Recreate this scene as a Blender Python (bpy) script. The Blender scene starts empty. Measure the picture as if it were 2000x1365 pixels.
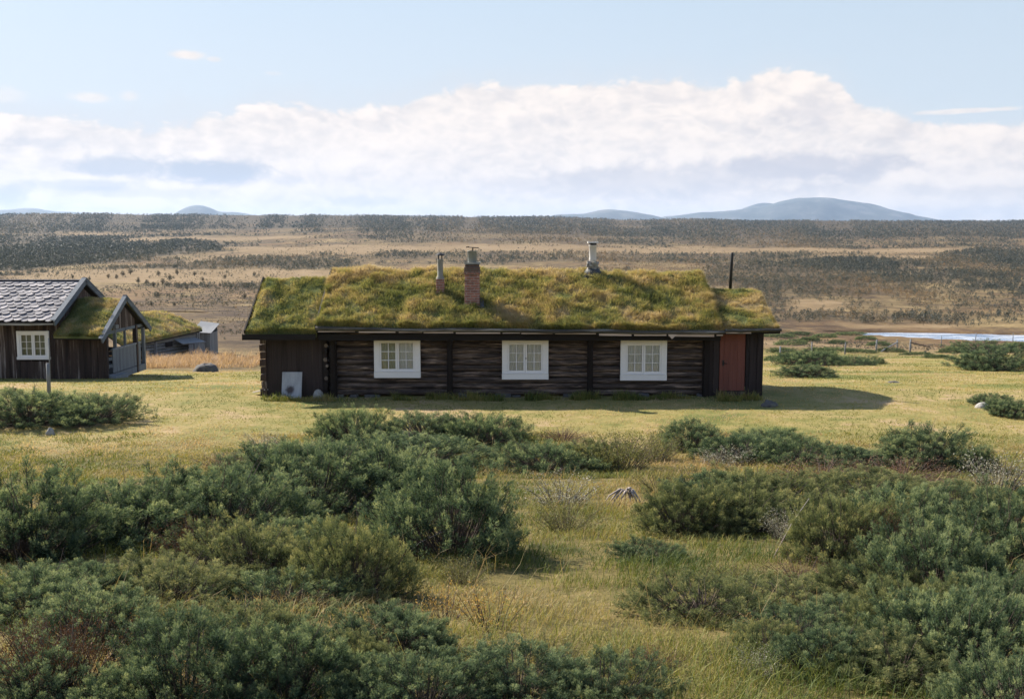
import bpy, math, random
import numpy as np
from mathutils import Vector

R = math.radians
random.seed(7)
rng = np.random.default_rng(11)
SC = bpy.context.scene
COL = SC.collection

# ------------------------------------------------------------------ camera
EYE = 4.7                     # metres above the ground the cabin stands on
cam = bpy.data.cameras.new('camera')
cam.lens = 35; cam.sensor_width = 36; cam.clip_start = 0.1; cam.clip_end = 60000
camo = bpy.data.objects.new('camera', cam); COL.objects.link(camo)
camo.location = (0, 0, EYE); camo.rotation_euler = (R(90 - 6.24), 0, 0)
SC.camera = camo

# ------------------------------------------------------------------ light
SUN_EL, SUN_AZ = 36, -54      # degrees; azimuth from +Y towards +X
SC.view_settings.view_transform = 'Standard'
SC.view_settings.look = 'None'
SC.view_settings.exposure = 1.22
SC.view_settings.gamma = 1
SC.cycles.max_bounces = 5; SC.cycles.diffuse_bounces = 3; SC.cycles.transmission_bounces = 4; SC.cycles.transparent_max_bounces = 6
SUN_STRENGTH, SKY_STRENGTH = 4.7, 0.105
sl = bpy.data.lights.new('sun', 'SUN'); sl.energy = SUN_STRENGTH; sl.angle = R(0.5); sl.color = (1, .915, .78)
so = bpy.data.objects.new('sun', sl); COL.objects.link(so)
sd = Vector((math.sin(R(SUN_AZ)) * math.cos(R(SUN_EL)), math.cos(R(SUN_AZ)) * math.cos(R(SUN_EL)), math.sin(R(SUN_EL))))
so.rotation_euler = sd.to_track_quat('Z', 'Y').to_euler()
so.location = (-40, 60, 60)

W = bpy.data.worlds.new('World'); SC.world = W; W.use_nodes = True


class NT:
    """tiny node-tree writer"""
    def __init__(s, tree): s.t = tree; s.n = tree.nodes; s.l = tree.links
    def node(s, typ, **kw):
        n = s.n.new(typ)
        for k, v in kw.items(): setattr(n, k, v)
        return n
    def put(s, sock, v):
        if isinstance(v, bpy.types.NodeSocket): s.l.new(v, sock)
        elif v is not None:
            try: sock.default_value = v
            except Exception:
                sock.default_value = (*v, 1) if hasattr(v, '__len__') and len(v) == 3 else v
    def math(s, op, a, b=None, c=None, clamp=False):
        n = s.node('ShaderNodeMath', operation=op, use_clamp=clamp)
        for i, v in enumerate((a, b, c)): s.put(n.inputs[i], v)
        return n.outputs[0]
    def mix(s, f, a, b, blend='MIX'):
        n = s.node('ShaderNodeMix', data_type='RGBA', blend_type=blend)
        s.put(n.inputs[0], f); s.put(n.inputs[6], a); s.put(n.inputs[7], b)
        return n.outputs[2]
    def noise(s, vec, scale, detail=4, rough=.55, dist=0, w=None):
        n = s.node('ShaderNodeTexNoise')
        if vec is not None: s.l.new(vec, n.inputs['Vector'])
        n.inputs['Scale'].default_value = scale; n.inputs['Detail'].default_value = detail
        n.inputs['Roughness'].default_value = rough; n.inputs['Distortion'].default_value = dist
        return n.outputs[0]
    def scl(s, vec, v, off=(0, 0, 0)):
        n = s.node('ShaderNodeMapping'); s.l.new(vec, n.inputs[0])
        n.inputs['Scale'].default_value = v; n.inputs['Location'].default_value = off
        return n.outputs[0]
    def ramp(s, f, stops, interp='LINEAR'):
        n = s.node('ShaderNodeValToRGB'); s.put(n.inputs[0], f)
        cr = n.color_ramp; cr.interpolation = interp
        while len(cr.elements) < len(stops): cr.elements.new(.5)
        for e, (p, c) in zip(cr.elements, stops):
            e.position = p; e.color = (c, c, c, 1) if not hasattr(c, '__len__') else (*c, 1)
        return n.outputs[0]
    def maprange(s, v, a, b, c=0, d=1, smooth=True):
        n = s.node('ShaderNodeMapRange', interpolation_type='SMOOTHSTEP' if smooth else 'LINEAR')
        s.put(n.inputs[0], v)
        for i, q in enumerate((a, b, c, d)): n.inputs[i + 1].default_value = q
        return n.outputs[0]
    def attr(s, name):
        return s.node('ShaderNodeAttribute', attribute_name=name).outputs['Fac']
    def comb(s, x, y, z=0):
        n = s.node('ShaderNodeCombineXYZ')
        for i, v in enumerate((x, y, z)): s.put(n.inputs[i], v)
        return n.outputs[0]


def build_world():
    q = NT(W.node_tree)
    W.cycles.sampling_method = 'MANUAL'; W.cycles.sample_map_resolution = 512
    bg = q.n['Background']; bg.inputs[1].default_value = SKY_STRENGTH
    sky = q.node('ShaderNodeTexSky', sky_type='NISHITA', sun_disc=False)
    sky.sun_elevation = R(SUN_EL); sky.sun_rotation = R(SUN_AZ); sky.altitude = 900
    sky.air_density = 1.0; sky.dust_density = 1.2; sky.ozone_density = 1.2
    tc = q.node('ShaderNodeTexCoord')
    sx = q.node('ShaderNodeSeparateXYZ'); q.l.new(tc.outputs['Generated'], sx.inputs[0])
    az = q.math('ARCTAN2', sx.outputs[0], sx.outputs[1])
    el = q.math('ARCSINE', sx.outputs[2])
    D = 180 / math.pi
    azd = q.math('MULTIPLY', az, D); eld = q.math('MULTIPLY', el, D)
    # cloud bank rim by compass direction; raised out of view to light front walls
    top = [(-60, 9.8), (-45, 8.5), (-32, 6.4), (-27, 6.3), (-20.7, 6.2), (-16, 6.6), (-13.6, 7.5), (-8.6, 7.6), (-4, 8.4), (0, 8.75), (4.3, 9.0),
           (8.6, 9.0), (12.2, 8.6), (13.4, 9.1), (14.5, 9.35), (16.2, 9.0), (17.6, 8.5), (18.6, 7.5), (19.9, 6.9), (23.2, 6.4), (27, 5.9), (32, 6.0), (45, 8.0), (60, 9.8)]
    fc = q.node('ShaderNodeFloatCurve')
    cv = fc.mapping.curves[0]
    pts = [((a + 60) / 120, e / 10) for a, e in top]
    while len(cv.points) < len(pts): cv.points.new(.5, .5)
    for p, (a, e) in zip(cv.points, pts): p.location = (a, e); p.handle_type = 'AUTO'
    fc.mapping.update()
    q.put(fc.inputs['Factor'], 1.0)
    q.l.new(q.math('MULTIPLY_ADD', azd, 1 / 120, .5, clamp=True), fc.inputs['Value'])
    rim = q.math('MULTIPLY', fc.outputs[0], 10)

    def dens(da, de, det):
        a = q.math('ADD', azd, da); e = q.math('ADD', eld, de)
        v = q.comb(a, q.math('MULTIPLY', e, 1.7), 0)
        n1 = q.noise(v, .13, det, .52, .35)
        n2 = q.noise(v, .46, det, .55, .2)
        puff = q.math('ABSOLUTE', q.math('MULTIPLY_ADD', n2, 2, -1))
        return q.math('ADD', q.math('MULTIPLY', n1, 2.2), q.math('MULTIPLY', puff, 1.25))
    b0 = dens(0, 0, 5)
    b1 = dens(-.8, .65, 2)            # a step towards the sun
    depth = q.math('SUBTRACT', rim, eld)               # degrees under the rim
    edge = q.math('ADD', q.math('MULTIPLY', depth, 1.3), q.math('MULTIPLY', q.math('SUBTRACT', b0, 1.32), 1.3))
    cover = q.maprange(edge, -.10, .45)
    soft = q.maprange(edge, -2.2, 1.6)

    def blob(a0, e0, ra, re, power=1.0):
        x = q.math('DIVIDE', q.math('SUBTRACT', azd, a0), ra)
        y = q.math('DIVIDE', q.math('SUBTRACT', eld, e0), re)
        d = q.math('SQRT', q.math('ADD', q.math('MULTIPLY', x, x), q.math('MULTIPLY', y, y)))
        d = q.math('ADD', d, q.math('MULTIPLY', q.math('SUBTRACT', b0, 1.32), .9))
        return q.maprange(d, 1.15, .35, 0, power)
    lit = q.maprange(q.math('SUBTRACT', b0, b1), -.8, .55)
    # cloud colour, shaded side to lit side
    K = .488 / SKY_STRENGTH
    shade = q.mix(lit, tuple(K * c for c in (.70, .655, .645)), tuple(K * c for c in (.97, .862, .775)))
    base = None
    for args in ((16.5, 4.0, 5.5, .8, .75), (8, 3.3, 9, 1.0, .5), (16.3, 6.9, 2.2, 1.0, .35), (-19, 2.5, 4, .35, .4), (1.5, 3.2, 4, .6, .35)):
        m = blob(*args); base = m if base is None else q.math('MAXIMUM', base, m)
    shade = q.mix(base, shade, tuple(K * c for c in (.52, .51, .565)))
    gap = None
    for args in ((-16.2, 3.7, 3.6, .8, 1), (-21.5, 3.9, 2.4, .55, .8), (-27, 2.4, 1.5, .5, .6), (-8, 2.2, 3, .4, .4), (-25, 5.0, 2, .4, .35), (-12.5, 3.3, 1.5, .35, .4), (-23.5, 2.9, 3.0, .3, .5)):
        m = blob(*args); gap = m if gap is None else q.math('MAXIMUM', gap, m)
    gapc = gap
    wisp = None
    for args in ((-17.7, 9.75, .95, .28, .95), (-16.3, 9.6, .4, .13, .6), (-22.5, 7.35, 1.1, .3, .7), (-20.6, 7.5, .6, .35, .5), (-26.5, 7.2, 1.2, .5, .35), (24.5, 6.6, 2.6, .13, .8), (-13.2, 9.0, .5, .12, .3)):
        m = blob(*args); wisp = m if wisp is None else q.math('MAXIMUM', wisp, m)
    cover = q.math('MAXIMUM', cover, wisp)
    # thin high veil that whitens the blue towards the bank
    veil = q.math('MULTIPLY', q.maprange(eld, 19, 3.5), .72)
    veil = q.math('ADD', veil, q.math('MULTIPLY', soft, .35), clamp=True)
    veil = q.math('MULTIPLY', veil, q.maprange(azd, 40, -12, .6, 1.0))
    blue = q.mix(q.maprange(eld, 30, 14, 0, .8), sky.outputs[0], tuple(K * c for c in (.50, .60, .67)))
    skyc = q.mix(veil, blue, tuple(K * c for c in (.66, .67, .70)))
    col = q.mix(cover, skyc, shade)
    col = q.mix(gapc, col, tuple(K * c for c in (.48, .51, .59)))
    # the bank only stands above the horizon
    col = q.mix(q.maprange(eld, -1, .3), sky.outputs[0], col)
    q.l.new(col, bg.inputs[0])


build_world()

# ------------------------------------------------------------------ numeric noise
_perm = rng.random((256, 256))


def vnoise(x, y):
    xi = np.floor(x).astype(int); yi = np.floor(y).astype(int)
    fx = x - xi; fy = y - yi
    fx = fx * fx * (3 - 2 * fx); fy = fy * fy * (3 - 2 * fy)
    g = lambda a, b: _perm[a & 255, b & 255]
    return (g(xi, yi) * (1 - fx) + g(xi + 1, yi) * fx) * (1 - fy) + (g(xi, yi + 1) * (1 - fx) + g(xi + 1, yi + 1) * fx) * fy


def fbm(x, y, o=4, gain=.5):
    s = 0; a = 1; t = 0
    for i in range(o):
        s = s + a * vnoise(x * 2 ** i + 17.3 * i, y * 2 ** i + 9.1 * i); t += a; a *= gain
    return s / t


def sstep(a, b, v):
    t = np.clip((v - a) / (b - a), 0, 1); return t * t * (3 - 2 * t)


# ------------------------------------------------------------------ terrain: depth below the eye by distance
TY = [-80, -20, 0, 5, 7, 10, 14, 18, 22, 26, 31, 38, 45, 55, 70, 86, 110, 135, 155, 200, 300, 400, 500, 650, 900, 1200, 1400, 1800, 2500, 3500, 6000, 30000]
TL = [-6, -1.5, 1.6, 2.4, 2.72, 3.2, 3.8, 4.35, 4.68, 4.72, 4.73, 5.28, 5.9, 6.6, 7.5, 8.1, 9.2, 10.1, 10.7, 11.5, 12.2, 12.3, 11.3, 9, 4.6, -5, -11, -28, -64, -40, 10, 60]
TR = [-6, -1.5, 1.6, 2.4, 2.72, 3.2, 3.8, 4.35, 4.68, 4.72, 4.70, 5.3, 6.0, 7.0, 8.3, 9.7, 12, 14.0, 14.3, 14.6, 14.5, 13.6, 12.5, 11, 6.5, -2, -8, -22, -47, -30, 15, 60]
RIVER_Z = EYE - 14.3


def river_centre(x):
    return 148 + 2.2 * np.sin(x * .05) + 1.5 * np.sin(x * .13 + 1), 5.2 * sstep(44, 60, x) + .6 * np.sin(x * .21)


def ground_z(x, y):
    x = np.asarray(x, float); y = np.asarray(y, float)
    yy = np.clip(y, TY[0], TY[-1])
    t = sstep(-.45, .5, x / (np.abs(yy) + 12))
    h = np.interp(yy, TY, TL) * (1 - t) + np.interp(yy, TY, TR) * t
    z = EYE - h
    ay = np.abs(yy)
    # knolls and hummocks
    z = z + .10 * (fbm(x * .35, y * .35, 3) - .5) * sstep(2, 6, ay)
    z = z + .5 * (fbm(x * .06 + 5, y * .06, 3) - .5) * sstep(42, 75, yy)
    z = z + np.clip(yy * .006, 0, 14) * (fbm(x / (30 + ay * .12) + 3, y / (30 + ay * .12), 3) - .5) * sstep(170, 420, yy)
    c, hw = river_centre(x)
    d = np.abs(y - c)
    near = (1 - sstep(14, 30, d)) * sstep(30, 50, x)
    z = z * (1 - near) + np.maximum(z, RIVER_Z + .12) * near
    inside = np.where(hw > .05, 1 - sstep(hw * .75, hw * 1.15 + .5, d), 0)
    z = z * (1 - inside) + (RIVER_Z - .9) * inside
    return z


def gz(x, y): return float(ground_z(np.array([x]), np.array([y]))[0])


def at(px, py, n=60):
    """ground point seen in the photograph at a pixel (2000 px wide): used to read off distances"""
    p = R(6.24); X = (px - 1000) / 1944; Y = (682.5 - py) / 1944
    d = (X, math.cos(p) + math.sin(p) * Y, -math.sin(p) + math.cos(p) * Y)
    lo, hi = 2.0, 2400.0
    ys = np.geomspace(lo, hi, 900); k = ys / d[1]
    f = EYE + d[2] * k - ground_z(d[0] * k, ys)
    i = np.argmax(f < 0) if (f < 0).any() else len(ys) - 1
    a, b = ys[max(i - 1, 0)], ys[i]
    for _ in range(24):
        m = (a + b) / 2; kk = m / d[1]
        if EYE + d[2] * kk - gz(d[0] * kk, m) < 0: b = m
        else: a = m
    k = b / d[1]
    return d[0] * k, b


# ------------------------------------------------------------------ mesh builder
ORG = {}


def mesh_np(name, V, faces, attrs=None, smooth=False, fsmooth=None):
    me = bpy.data.meshes.new(name)
    V = np.ascontiguousarray(V, np.float32)
    me.vertices.add(len(V)); me.vertices.foreach_set('co', V.ravel())
    faces = [np.asarray(f, np.int32) for f in faces if len(f)]
    tot = np.concatenate([np.full(len(f), f.shape[1], np.int32) for f in faces])
    idx = np.concatenate([f.ravel() for f in faces])
    me.loops.add(len(idx)); me.loops.foreach_set('vertex_index', idx)
    me.polygons.add(len(tot))
    st = np.concatenate([[0], np.cumsum(tot)[:-1]]).astype(np.int32)
    me.polygons.foreach_set('loop_start', st); me.polygons.foreach_set('loop_total', tot)
    me.polygons.foreach_set('use_smooth', np.full(len(tot), smooth, bool))
    me.update(calc_edges=True)
    for k, v in (attrs or {}).items():
        a = me.attributes.new(k, 'FLOAT', 'POINT'); a.data.foreach_set('value', np.ascontiguousarray(v, np.float32))
    return me


class MB:
    def __init__(s): s.V = []; s.F = {3: [], 4: []}; s.T = []; s.n = 0
    def raw(s, V, faces, tint=.5):
        V = np.asarray(V, float)
        for f in faces:
            f = np.asarray(f)
            if len(f): s.F[f.shape[1]].append(f + s.n)
        s.V.append(V); s.T.append(np.broadcast_to(np.asarray(tint, float), (len(V),))); s.n += len(V)
        return s
    def hexa(s, c8, tint=.5):
        """eight corners: bottom ring then top ring"""
        return s.raw(c8, [[(3, 2, 1, 0), (4, 5, 6, 7), (0, 1, 5, 4), (1, 2, 6, 5), (2, 3, 7, 6), (3, 0, 4, 7)]], tint)
    def box(s, x0, x1, y0, y1, z0, z1, tint=.5, j=0):
        c = np.array([(x0, y0, z0), (x1, y0, z0), (x1, y1, z0), (x0, y1, z0), (x0, y0, z1), (x1, y0, z1), (x1, y1, z1), (x0, y1, z1)], float)
        if j: c = c + rng.normal(0, j, c.shape)
        return s.hexa(c, tint)
    def bar(s, a, b, w, d, up=(0, 0, 1), tint=.5, taper=1.0):
        """rectangular bar from a to b, w across, d along up"""
        a = np.array(a, float); b = np.array(b, float); t = (b - a) / np.linalg.norm(b - a)
        u = np.array(up, float); u = u - t * u.dot(t); u /= np.linalg.norm(u); v = np.cross(t, u)
        c = []
        for p, k in ((a, 1), (b, taper)):
            for i, q in ((-1, -1), (1, -1), (1, 1), (-1, 1)): c.append(p + v * i * w / 2 * k + u * q * d / 2 * k)
        return s.hexa(np.array(c), tint)
    def tube(s, pts, rad, n=8, cap=True, tint=.5):
        pts = np.array(pts, float); m = len(pts)
        rad = np.broadcast_to(np.asarray(rad, float), (m,))
        tg = np.gradient(pts, axis=0); tg /= np.linalg.norm(tg, axis=1)[:, None] + 1e-9
        ref = np.array((0, 0, 1.)) if abs(tg[0][2]) < .9 else np.array((1., 0, 0))
        V = []
        for p, t, r in zip(pts, tg, rad):
            u = np.cross(t, ref); u /= np.linalg.norm(u); v = np.cross(t, u)
            a = np.arange(n) / n * 2 * math.pi
            V.append(p + r * (np.cos(a)[:, None] * u + np.sin(a)[:, None] * v))
        V = np.concatenate(V); q = []
        for i in range(m - 1):
            for k in range(n): q.append((i * n + k, i * n + (k + 1) % n, (i + 1) * n + (k + 1) % n, (i + 1) * n + k))
        f3 = []
        if cap:
            V = np.concatenate([V, pts[:1], pts[-1:]])
            for k in range(n):
                f3.append((m * n, (k + 1) % n, k)); f3.append((m * n + 1, (m - 1) * n + k, (m - 1) * n + (k + 1) % n))
        return s.raw(V, [q, f3] if f3 else [q], tint)
    def lathe(s, c, prof, n=16, tint=.5):
        """prof: (radius, z) from bottom to top"""
        return s.tube([(c[0], c[1], z) for _, z in prof], [max(r, 1e-4) for r, _ in prof], n, True, tint) if len({z for _, z in prof}) == len(prof) else s._lathe(c, prof, n, tint)
    def _lathe(s, c, prof, n=16, tint=.5):
        a = np.arange(n) / n * 2 * math.pi; V = []; q = []
        for r, z in prof: V.append(np.stack([c[0] + r * np.cos(a), c[1] + r * np.sin(a), np.full(n, z)], 1))
        for i in range(len(prof) - 1):
            for k in range(n): q.append((i * n + k, i * n + (k + 1) % n, (i + 1) * n + (k + 1) % n, (i + 1) * n + k))
        return s.raw(np.concatenate(V), [q], tint)
    def build(s, name, mat, parent=None, smooth=False, bevel=0):
        V = np.concatenate(s.V); T = np.concatenate(s.T)
        o0 = ORG.get(parent.name, (0, 0, 0)) if parent else (0, 0, 0)
        fs = [np.concatenate(s.F[k]) for k in (3, 4) if s.F[k]]
        me = mesh_np(name, V - np.array(o0), fs, {'tint': T}, smooth)
        me.materials.append(mat)
        return link(name, me, parent, o0, bevel)


def link(name, me, parent=None, org=None, bevel=0):
    o = bpy.data.objects.new(name, me); COL.objects.link(o)
    if parent: o.parent = parent
    if org is not None: ORG[o.name] = org
    if bevel:
        b = o.modifiers.new('bevel', 'BEVEL'); b.width = bevel; b.segments = 1; b.limit_method = 'ANGLE'
    return o


def tag(o, label=None, cat=None, group=None, kind=None):
    if label: o['label'] = label
    if cat: o['category'] = cat
    if group: o['group'] = group
    if kind: o['kind'] = kind
    return o


def thing(name, label, cat, loc, group=None, rz=0):
    o = bpy.data.objects.new(name, None); COL.objects.link(o)
    o.location = loc; o.rotation_euler = (0, 0, rz); o.empty_display_size = .3
    ORG[o.name] = tuple(loc)
    return tag(o, label, cat, group)


# ------------------------------------------------------------------ materials
def mat(name):
    m = bpy.data.materials.new(name); m.use_nodes = True
    q = NT(m.node_tree); b = q.n['Principled BSDF']
    tc = q.node('ShaderNodeTexCoord')
    return m, q, b, tc.outputs['Object']


def bump(q, b, h, dist=.02, st=.6):
    n = q.node('ShaderNodeBump'); n.inputs['Distance'].default_value = dist; n.inputs['Strength'].default_value = st
    q.l.new(h, n.inputs['Height']); q.l.new(n.outputs[0], b.inputs['Normal'])


def foliage_mat(name, stops, trans=.3, rough=.6, spec=.25):
    m, q, b, oc = mat(name)
    t = q.attr('tint')
    oi = q.node('ShaderNodeObjectInfo').outputs['Random']
    t = q.math('ADD', t, q.math('MULTIPLY', q.math('SUBTRACT', oi, .5), .12), clamp=True)
    c = q.ramp(t, stops)
    q.l.new(c, b.inputs['Base Color']); b.inputs['Roughness'].default_value = rough
    b.inputs['Specular IOR Level'].default_value = spec
    tr = q.node('ShaderNodeBsdfTranslucent'); q.l.new(q.mix(1.0, c, (1.0, .95, .6), 'MULTIPLY'), tr.inputs[0])
    mx = q.node('ShaderNodeMixShader'); mx.inputs[0].default_value = trans
    q.l.new(b.outputs[0], mx.inputs[1]); q.l.new(tr.outputs[0], mx.inputs[2])
    q.l.new(mx.outputs[0], q.n['Material Output'].inputs[0])
    return m


def wood_mat(name, dark, mid, light, along='x', amt=.1, scale=1.0, spec=.2):
    """weathered boards, grain along one axis; 'tint' moves each board lighter or darker"""
    m, q, b, oc = mat(name)
    st = {'x': (1.1, 26, 42), 'z': (30, 30, 1.0), 'y': (26, 1.1, 42)}[along]
    v = q.scl(oc, tuple(c * scale for c in st))
    v2 = q.scl(oc, tuple(c * scale for c in {'x': (.8, 9, 14), 'z': (7, 7, .5), 'y': (7, .45, 9)}[along]))
    n1 = q.noise(v, 1, 5, .65, .4); n2 = q.noise(v2, 1, 4, .6, .5)
    f = q.math('MULTIPLY_ADD', n2, .55, q.math('MULTIPLY', n1, .45))
    f = q.math('ADD', f, q.math('MULTIPLY', q.math('SUBTRACT', q.attr('tint'), .5), .22))
    c = q.ramp(f, [(.3, dark), (.5, mid), (.62 - amt, mid), (.74 - amt * .5, light)])
    q.l.new(c, b.inputs['Base Color']); b.inputs['Roughness'].default_value = .8
    b.inputs['Specular IOR Level'].default_value = spec
    bump(q, b, n1, .012, .7)
    return m


def plain_mat(name, col, rough=.6, var=.25, scale=6, metal=0, bumpd=.004, spec=.3):
    m, q, b, oc = mat(name)
    n = q.noise(oc, scale, 6, .65); n2 = q.noise(oc, scale * .2, 3, .5)
    f = q.math('MULTIPLY_ADD', n2, .5, q.math('MULTIPLY', n, .5))
    c = q.ramp(f, [(.3, tuple(x * (1 - var) for x in col)), (.7, tuple(min(1, x * (1 + var)) for x in col))])
    q.l.new(c, b.inputs['Base Color']); b.inputs['Roughness'].default_value = rough; b.inputs['Metallic'].default_value = metal
    b.inputs['Specular IOR Level'].default_value = spec
    if bumpd: bump(q, b, n, bumpd, .5)
    return m


def rock_mat(name, col, lichen=(.3, .3, .2)):
    m, q, b, oc = mat(name)
    n = q.noise(oc, 9, 8, .65); v = q.noise(oc, 3.5, 4, .6)
    c = q.ramp(n, [(.3, tuple(x * .5 for x in col)), (.6, col), (.8, tuple(x * 1.25 for x in col))])
    c = q.mix(q.ramp(v, [(.52, 0), (.66, .7)]), c, lichen)
    q.l.new(c, b.inputs['Base Color']); b.inputs['Roughness'].default_value = .9
    bump(q, b, n, .03, .8)
    return m


def brick_mat():
    m, q, b, oc = mat('brick')
    # wrap the courses round the stack: u runs along x+y
    s = q.node('ShaderNodeSeparateXYZ'); q.l.new(oc, s.inputs[0])
    v = q.comb(q.math('ADD', s.outputs[0], s.outputs[1]), s.outputs[2], 0)
    br = q.node('ShaderNodeTexBrick'); q.l.new(v, br.inputs['Vector'])
    br.inputs['Scale'].default_value = 1; br.inputs['Brick Width'].default_value = .24; br.inputs['Row Height'].default_value = .078
    br.inputs['Mortar Size'].default_value = .009
    br.inputs['Color1'].default_value = (.36, .15, .105, 1); br.inputs['Color2'].default_value = (.24, .105, .08, 1); br.inputs['Mortar'].default_value = (.36, .31, .27, 1)
    n = q.noise(oc, 9, 6, .7)
    c = q.mix(q.ramp(n, [(.45, 0), (.75, .7)]), br.outputs[0], (.10, .075, .06))
    soot = q.maprange(q.math('ADD', s.outputs[2], q.math('MULTIPLY', n, .3)), 3.75, 3.95)
    c = q.mix(q.math('MULTIPLY', soot, .75), c, (.06, .055, .045))
    q.l.new(c, b.inputs['Base Color']); b.inputs['Roughness'].default_value = .9
    bump(q, b, q.math('SUBTRACT', n, q.math('MULTIPLY', br.outputs[1], 1.0)), .02, .7)
    return m


GRASS = [(0, (.07, .105, .028)), (.3, (.17, .19, .048)), (.5, (.31, .28, .085)), (.72, (.38, .285, .14)), (1, (.45, .31, .18))]
M = {}
M['grass'] = foliage_mat('meadow_grass', GRASS, .35)
M['lawnblade'] = foliage_mat('lawn_blade', [(0, (.12, .15, .05)), (.35, (.24, .23, .07)), (.55, (.37, .305, .11)), (.8, (.48, .365, .195)), (1, (.52, .38, .24))], .45, .7, .1)
M['turfgrass'] = foliage_mat('turf_grass', [(0, (.12, .15, .055)), (.3, (.24, .245, .095)), (.5, (.38, .345, .145)), (.75, (.46, .35, .175)), (1, (.54, .43, .29))], .48)
M['straw'] = foliage_mat('straw', [(0, (.34, .23, .14)), (1, (.62, .44, .32))], .35)
M['juniper'] = foliage_mat('juniper_needles', [(0, (.012, .022, .016)), (.30, (.038, .066, .042)), (.54, (.115, .170, .100)), (.86, (.41, .45, .235)), (1, (.50, .50, .27))], .4, .65, .12)  # light stops carry new growth and sunlit tips, dark stops the shaded gaps
M['juniper_yellow'] = foliage_mat('juniper_needles_yellowish', [(0, (.018, .028, .016)), (.30, (.068, .092, .046)), (.58, (.19, .215, .10)), (1, (.54, .48, .22))], .36, .65, .12)
M['deadneedle'] = foliage_mat('dead_needles', [(0, (.05, .028, .018)), (1, (.16, .075, .04))], .15)
M['willow'] = foliage_mat('willow_leaf', [(0, (.14, .15, .10)), (.5, (.30, .29, .23)), (1, (.50, .45, .40))], .25)
M['greenwillow'] = foliage_mat('green_willow_leaf', [(0, (.07, .09, .03)), (.5, (.16, .165, .055)), (1, (.30, .26, .10))], .3)
M['goldleaf'] = foliage_mat('golden_leaf', [(0, (.22, .15, .04)), (.5, (.42, .27, .09)), (1, (.60, .42, .22))], .35)
M['redleaf'] = foliage_mat('red_brown_leaf', [(0, (.06, .028, .022)), (.6, (.16, .08, .055)), (1, (.32, .20, .13))], .25)
M['bark'] = plain_mat('bark', (.10, .075, .06), .9, .5, 25, bumpd=.01)
M['deadwood'] = wood_mat('bleached_deadwood', (.16, .13, .11), (.36, .31, .28), (.55, .48, .43), 'x', .05)


def log_mat():
    """tarred logs, worn to bare tan wood in long thin streaks with drying cracks"""
    m, q, b, oc = mat('tarred_log')
    n1 = q.noise(q.scl(oc, (1.3, 20, 34)), 1, 5, .65, .3)
    c = q.ramp(n1, [(.32, (.020, .016, .015)), (.5, (.068, .051, .045)), (.66, (.15, .113, .095))])
    s1 = q.ramp(q.noise(q.scl(oc, (1.5, 30, 62)), 1, 3, .6, .2), [(.52, 0), (.60, 1)])
    g1 = q.ramp(q.noise(q.scl(oc, (.75, 2, 5.5), (3, 1, 2)), 1, 4, .65, .3), [(.46, 0), (.56, 1)])
    tn = q.math('ADD', .45, q.math('MULTIPLY', q.attr('tint'), .8))
    f = q.math('MULTIPLY', q.math('MULTIPLY', s1, g1), q.math('MULTIPLY', tn, .9), clamp=True)
    c = q.mix(f, c, (.50, .36, .27))
    cr = q.ramp(q.noise(q.scl(oc, (1.2, 30, 70), (7, 0, 3)), 1, 3, .6, .4), [(.58, 0), (.63, 1)])
    c = q.mix(q.math('MULTIPLY', cr, .55), c, (.006, .005, .005))
    q.l.new(c, b.inputs['Base Color']); b.inputs['Roughness'].default_value = .85; b.inputs['Specular IOR Level'].default_value = .15
    bump(q, b, q.math('SUBTRACT', n1, q.math('MULTIPLY', cr, .6)), .02, .8)
    return m


M['log'] = log_mat()
M['plank'] = wood_mat('tarred_plank', (.016, .0125, .013), (.042, .031, .030), (.11, .085, .07), 'z', .0)
M['post'] = wood_mat('dark_post', (.008, .006, .006), (.018, .013, .011), (.07, .05, .04), 'z', 0)
M['cutlog'] = plain_mat('cut_log_end', (.17, .135, .11), .85, .6, 16)
M['brownplank'] = wood_mat('brown_plank', (.018, .013, .012), (.060, .040, .032), (.32, .27, .24), 'z', .07)
M['greyplank'] = wood_mat('grey_plank', (.07, .075, .08), (.19, .20, .21), (.36, .36, .36), 'z', .04)
M['greyboard'] = wood_mat('grey_board', (.05, .06, .075), (.13, .15, .175), (.24, .26, .285), 'y', .04)
M['greylog'] = wood_mat('grey_log', (.06, .065, .068), (.20, .205, .20), (.40, .385, .36), 'x', .05)
M['eave'] = wood_mat('eave_board', (.02, .02, .018), (.075, .07, .062), (.46, .44, .41), 'x', .10)
M['darkboard'] = wood_mat('dark_board', (.008, .007, .007), (.017, .014, .013), (.05, .04, .035), 'x', 0)
M['birchbark'] = wood_mat('birch_bark_edge', (.22, .16, .12), (.52, .42, .36), (.70, .62, .56), 'x', .04)
M['white'] = plain_mat('white_paint', (.80, .775, .76), .5, .04, 9, bumpd=.001)
M['door'] = wood_mat('red_door_paint', (.13, .050, .040), (.185, .070, .053), (.25, .11, .085), 'z', .02)
M['iron'] = plain_mat('iron', (.035, .035, .035), .55, .3, 20, .6)
M['zinc'] = plain_mat('zinc_pot', (.20, .215, .20), .55, .25, 12, .2)
M['cement'] = plain_mat('grey_render', (.24, .235, .20), .9, .3, 14, bumpd=.008)
M['whitepipe'] = plain_mat('pale_flue', (.55, .53, .50), .7, .12, 10)
M['lead'] = plain_mat('lead_skirt', (.045, .05, .055), .6, .4, 20, .2)
M['sheet'] = plain_mat('tin_sheet', (.21, .215, .22), .6, .12, 4, .0)
M['stone'] = rock_mat('grey_stone', (.095, .09, .088), (.15, .15, .11))
M['palestone'] = rock_mat('pale_stone', (.36, .34, .31), (.28, .28, .21))
M['slate'] = rock_mat('slate', (.30, .29, .305), (.44, .42, .41))
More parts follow.
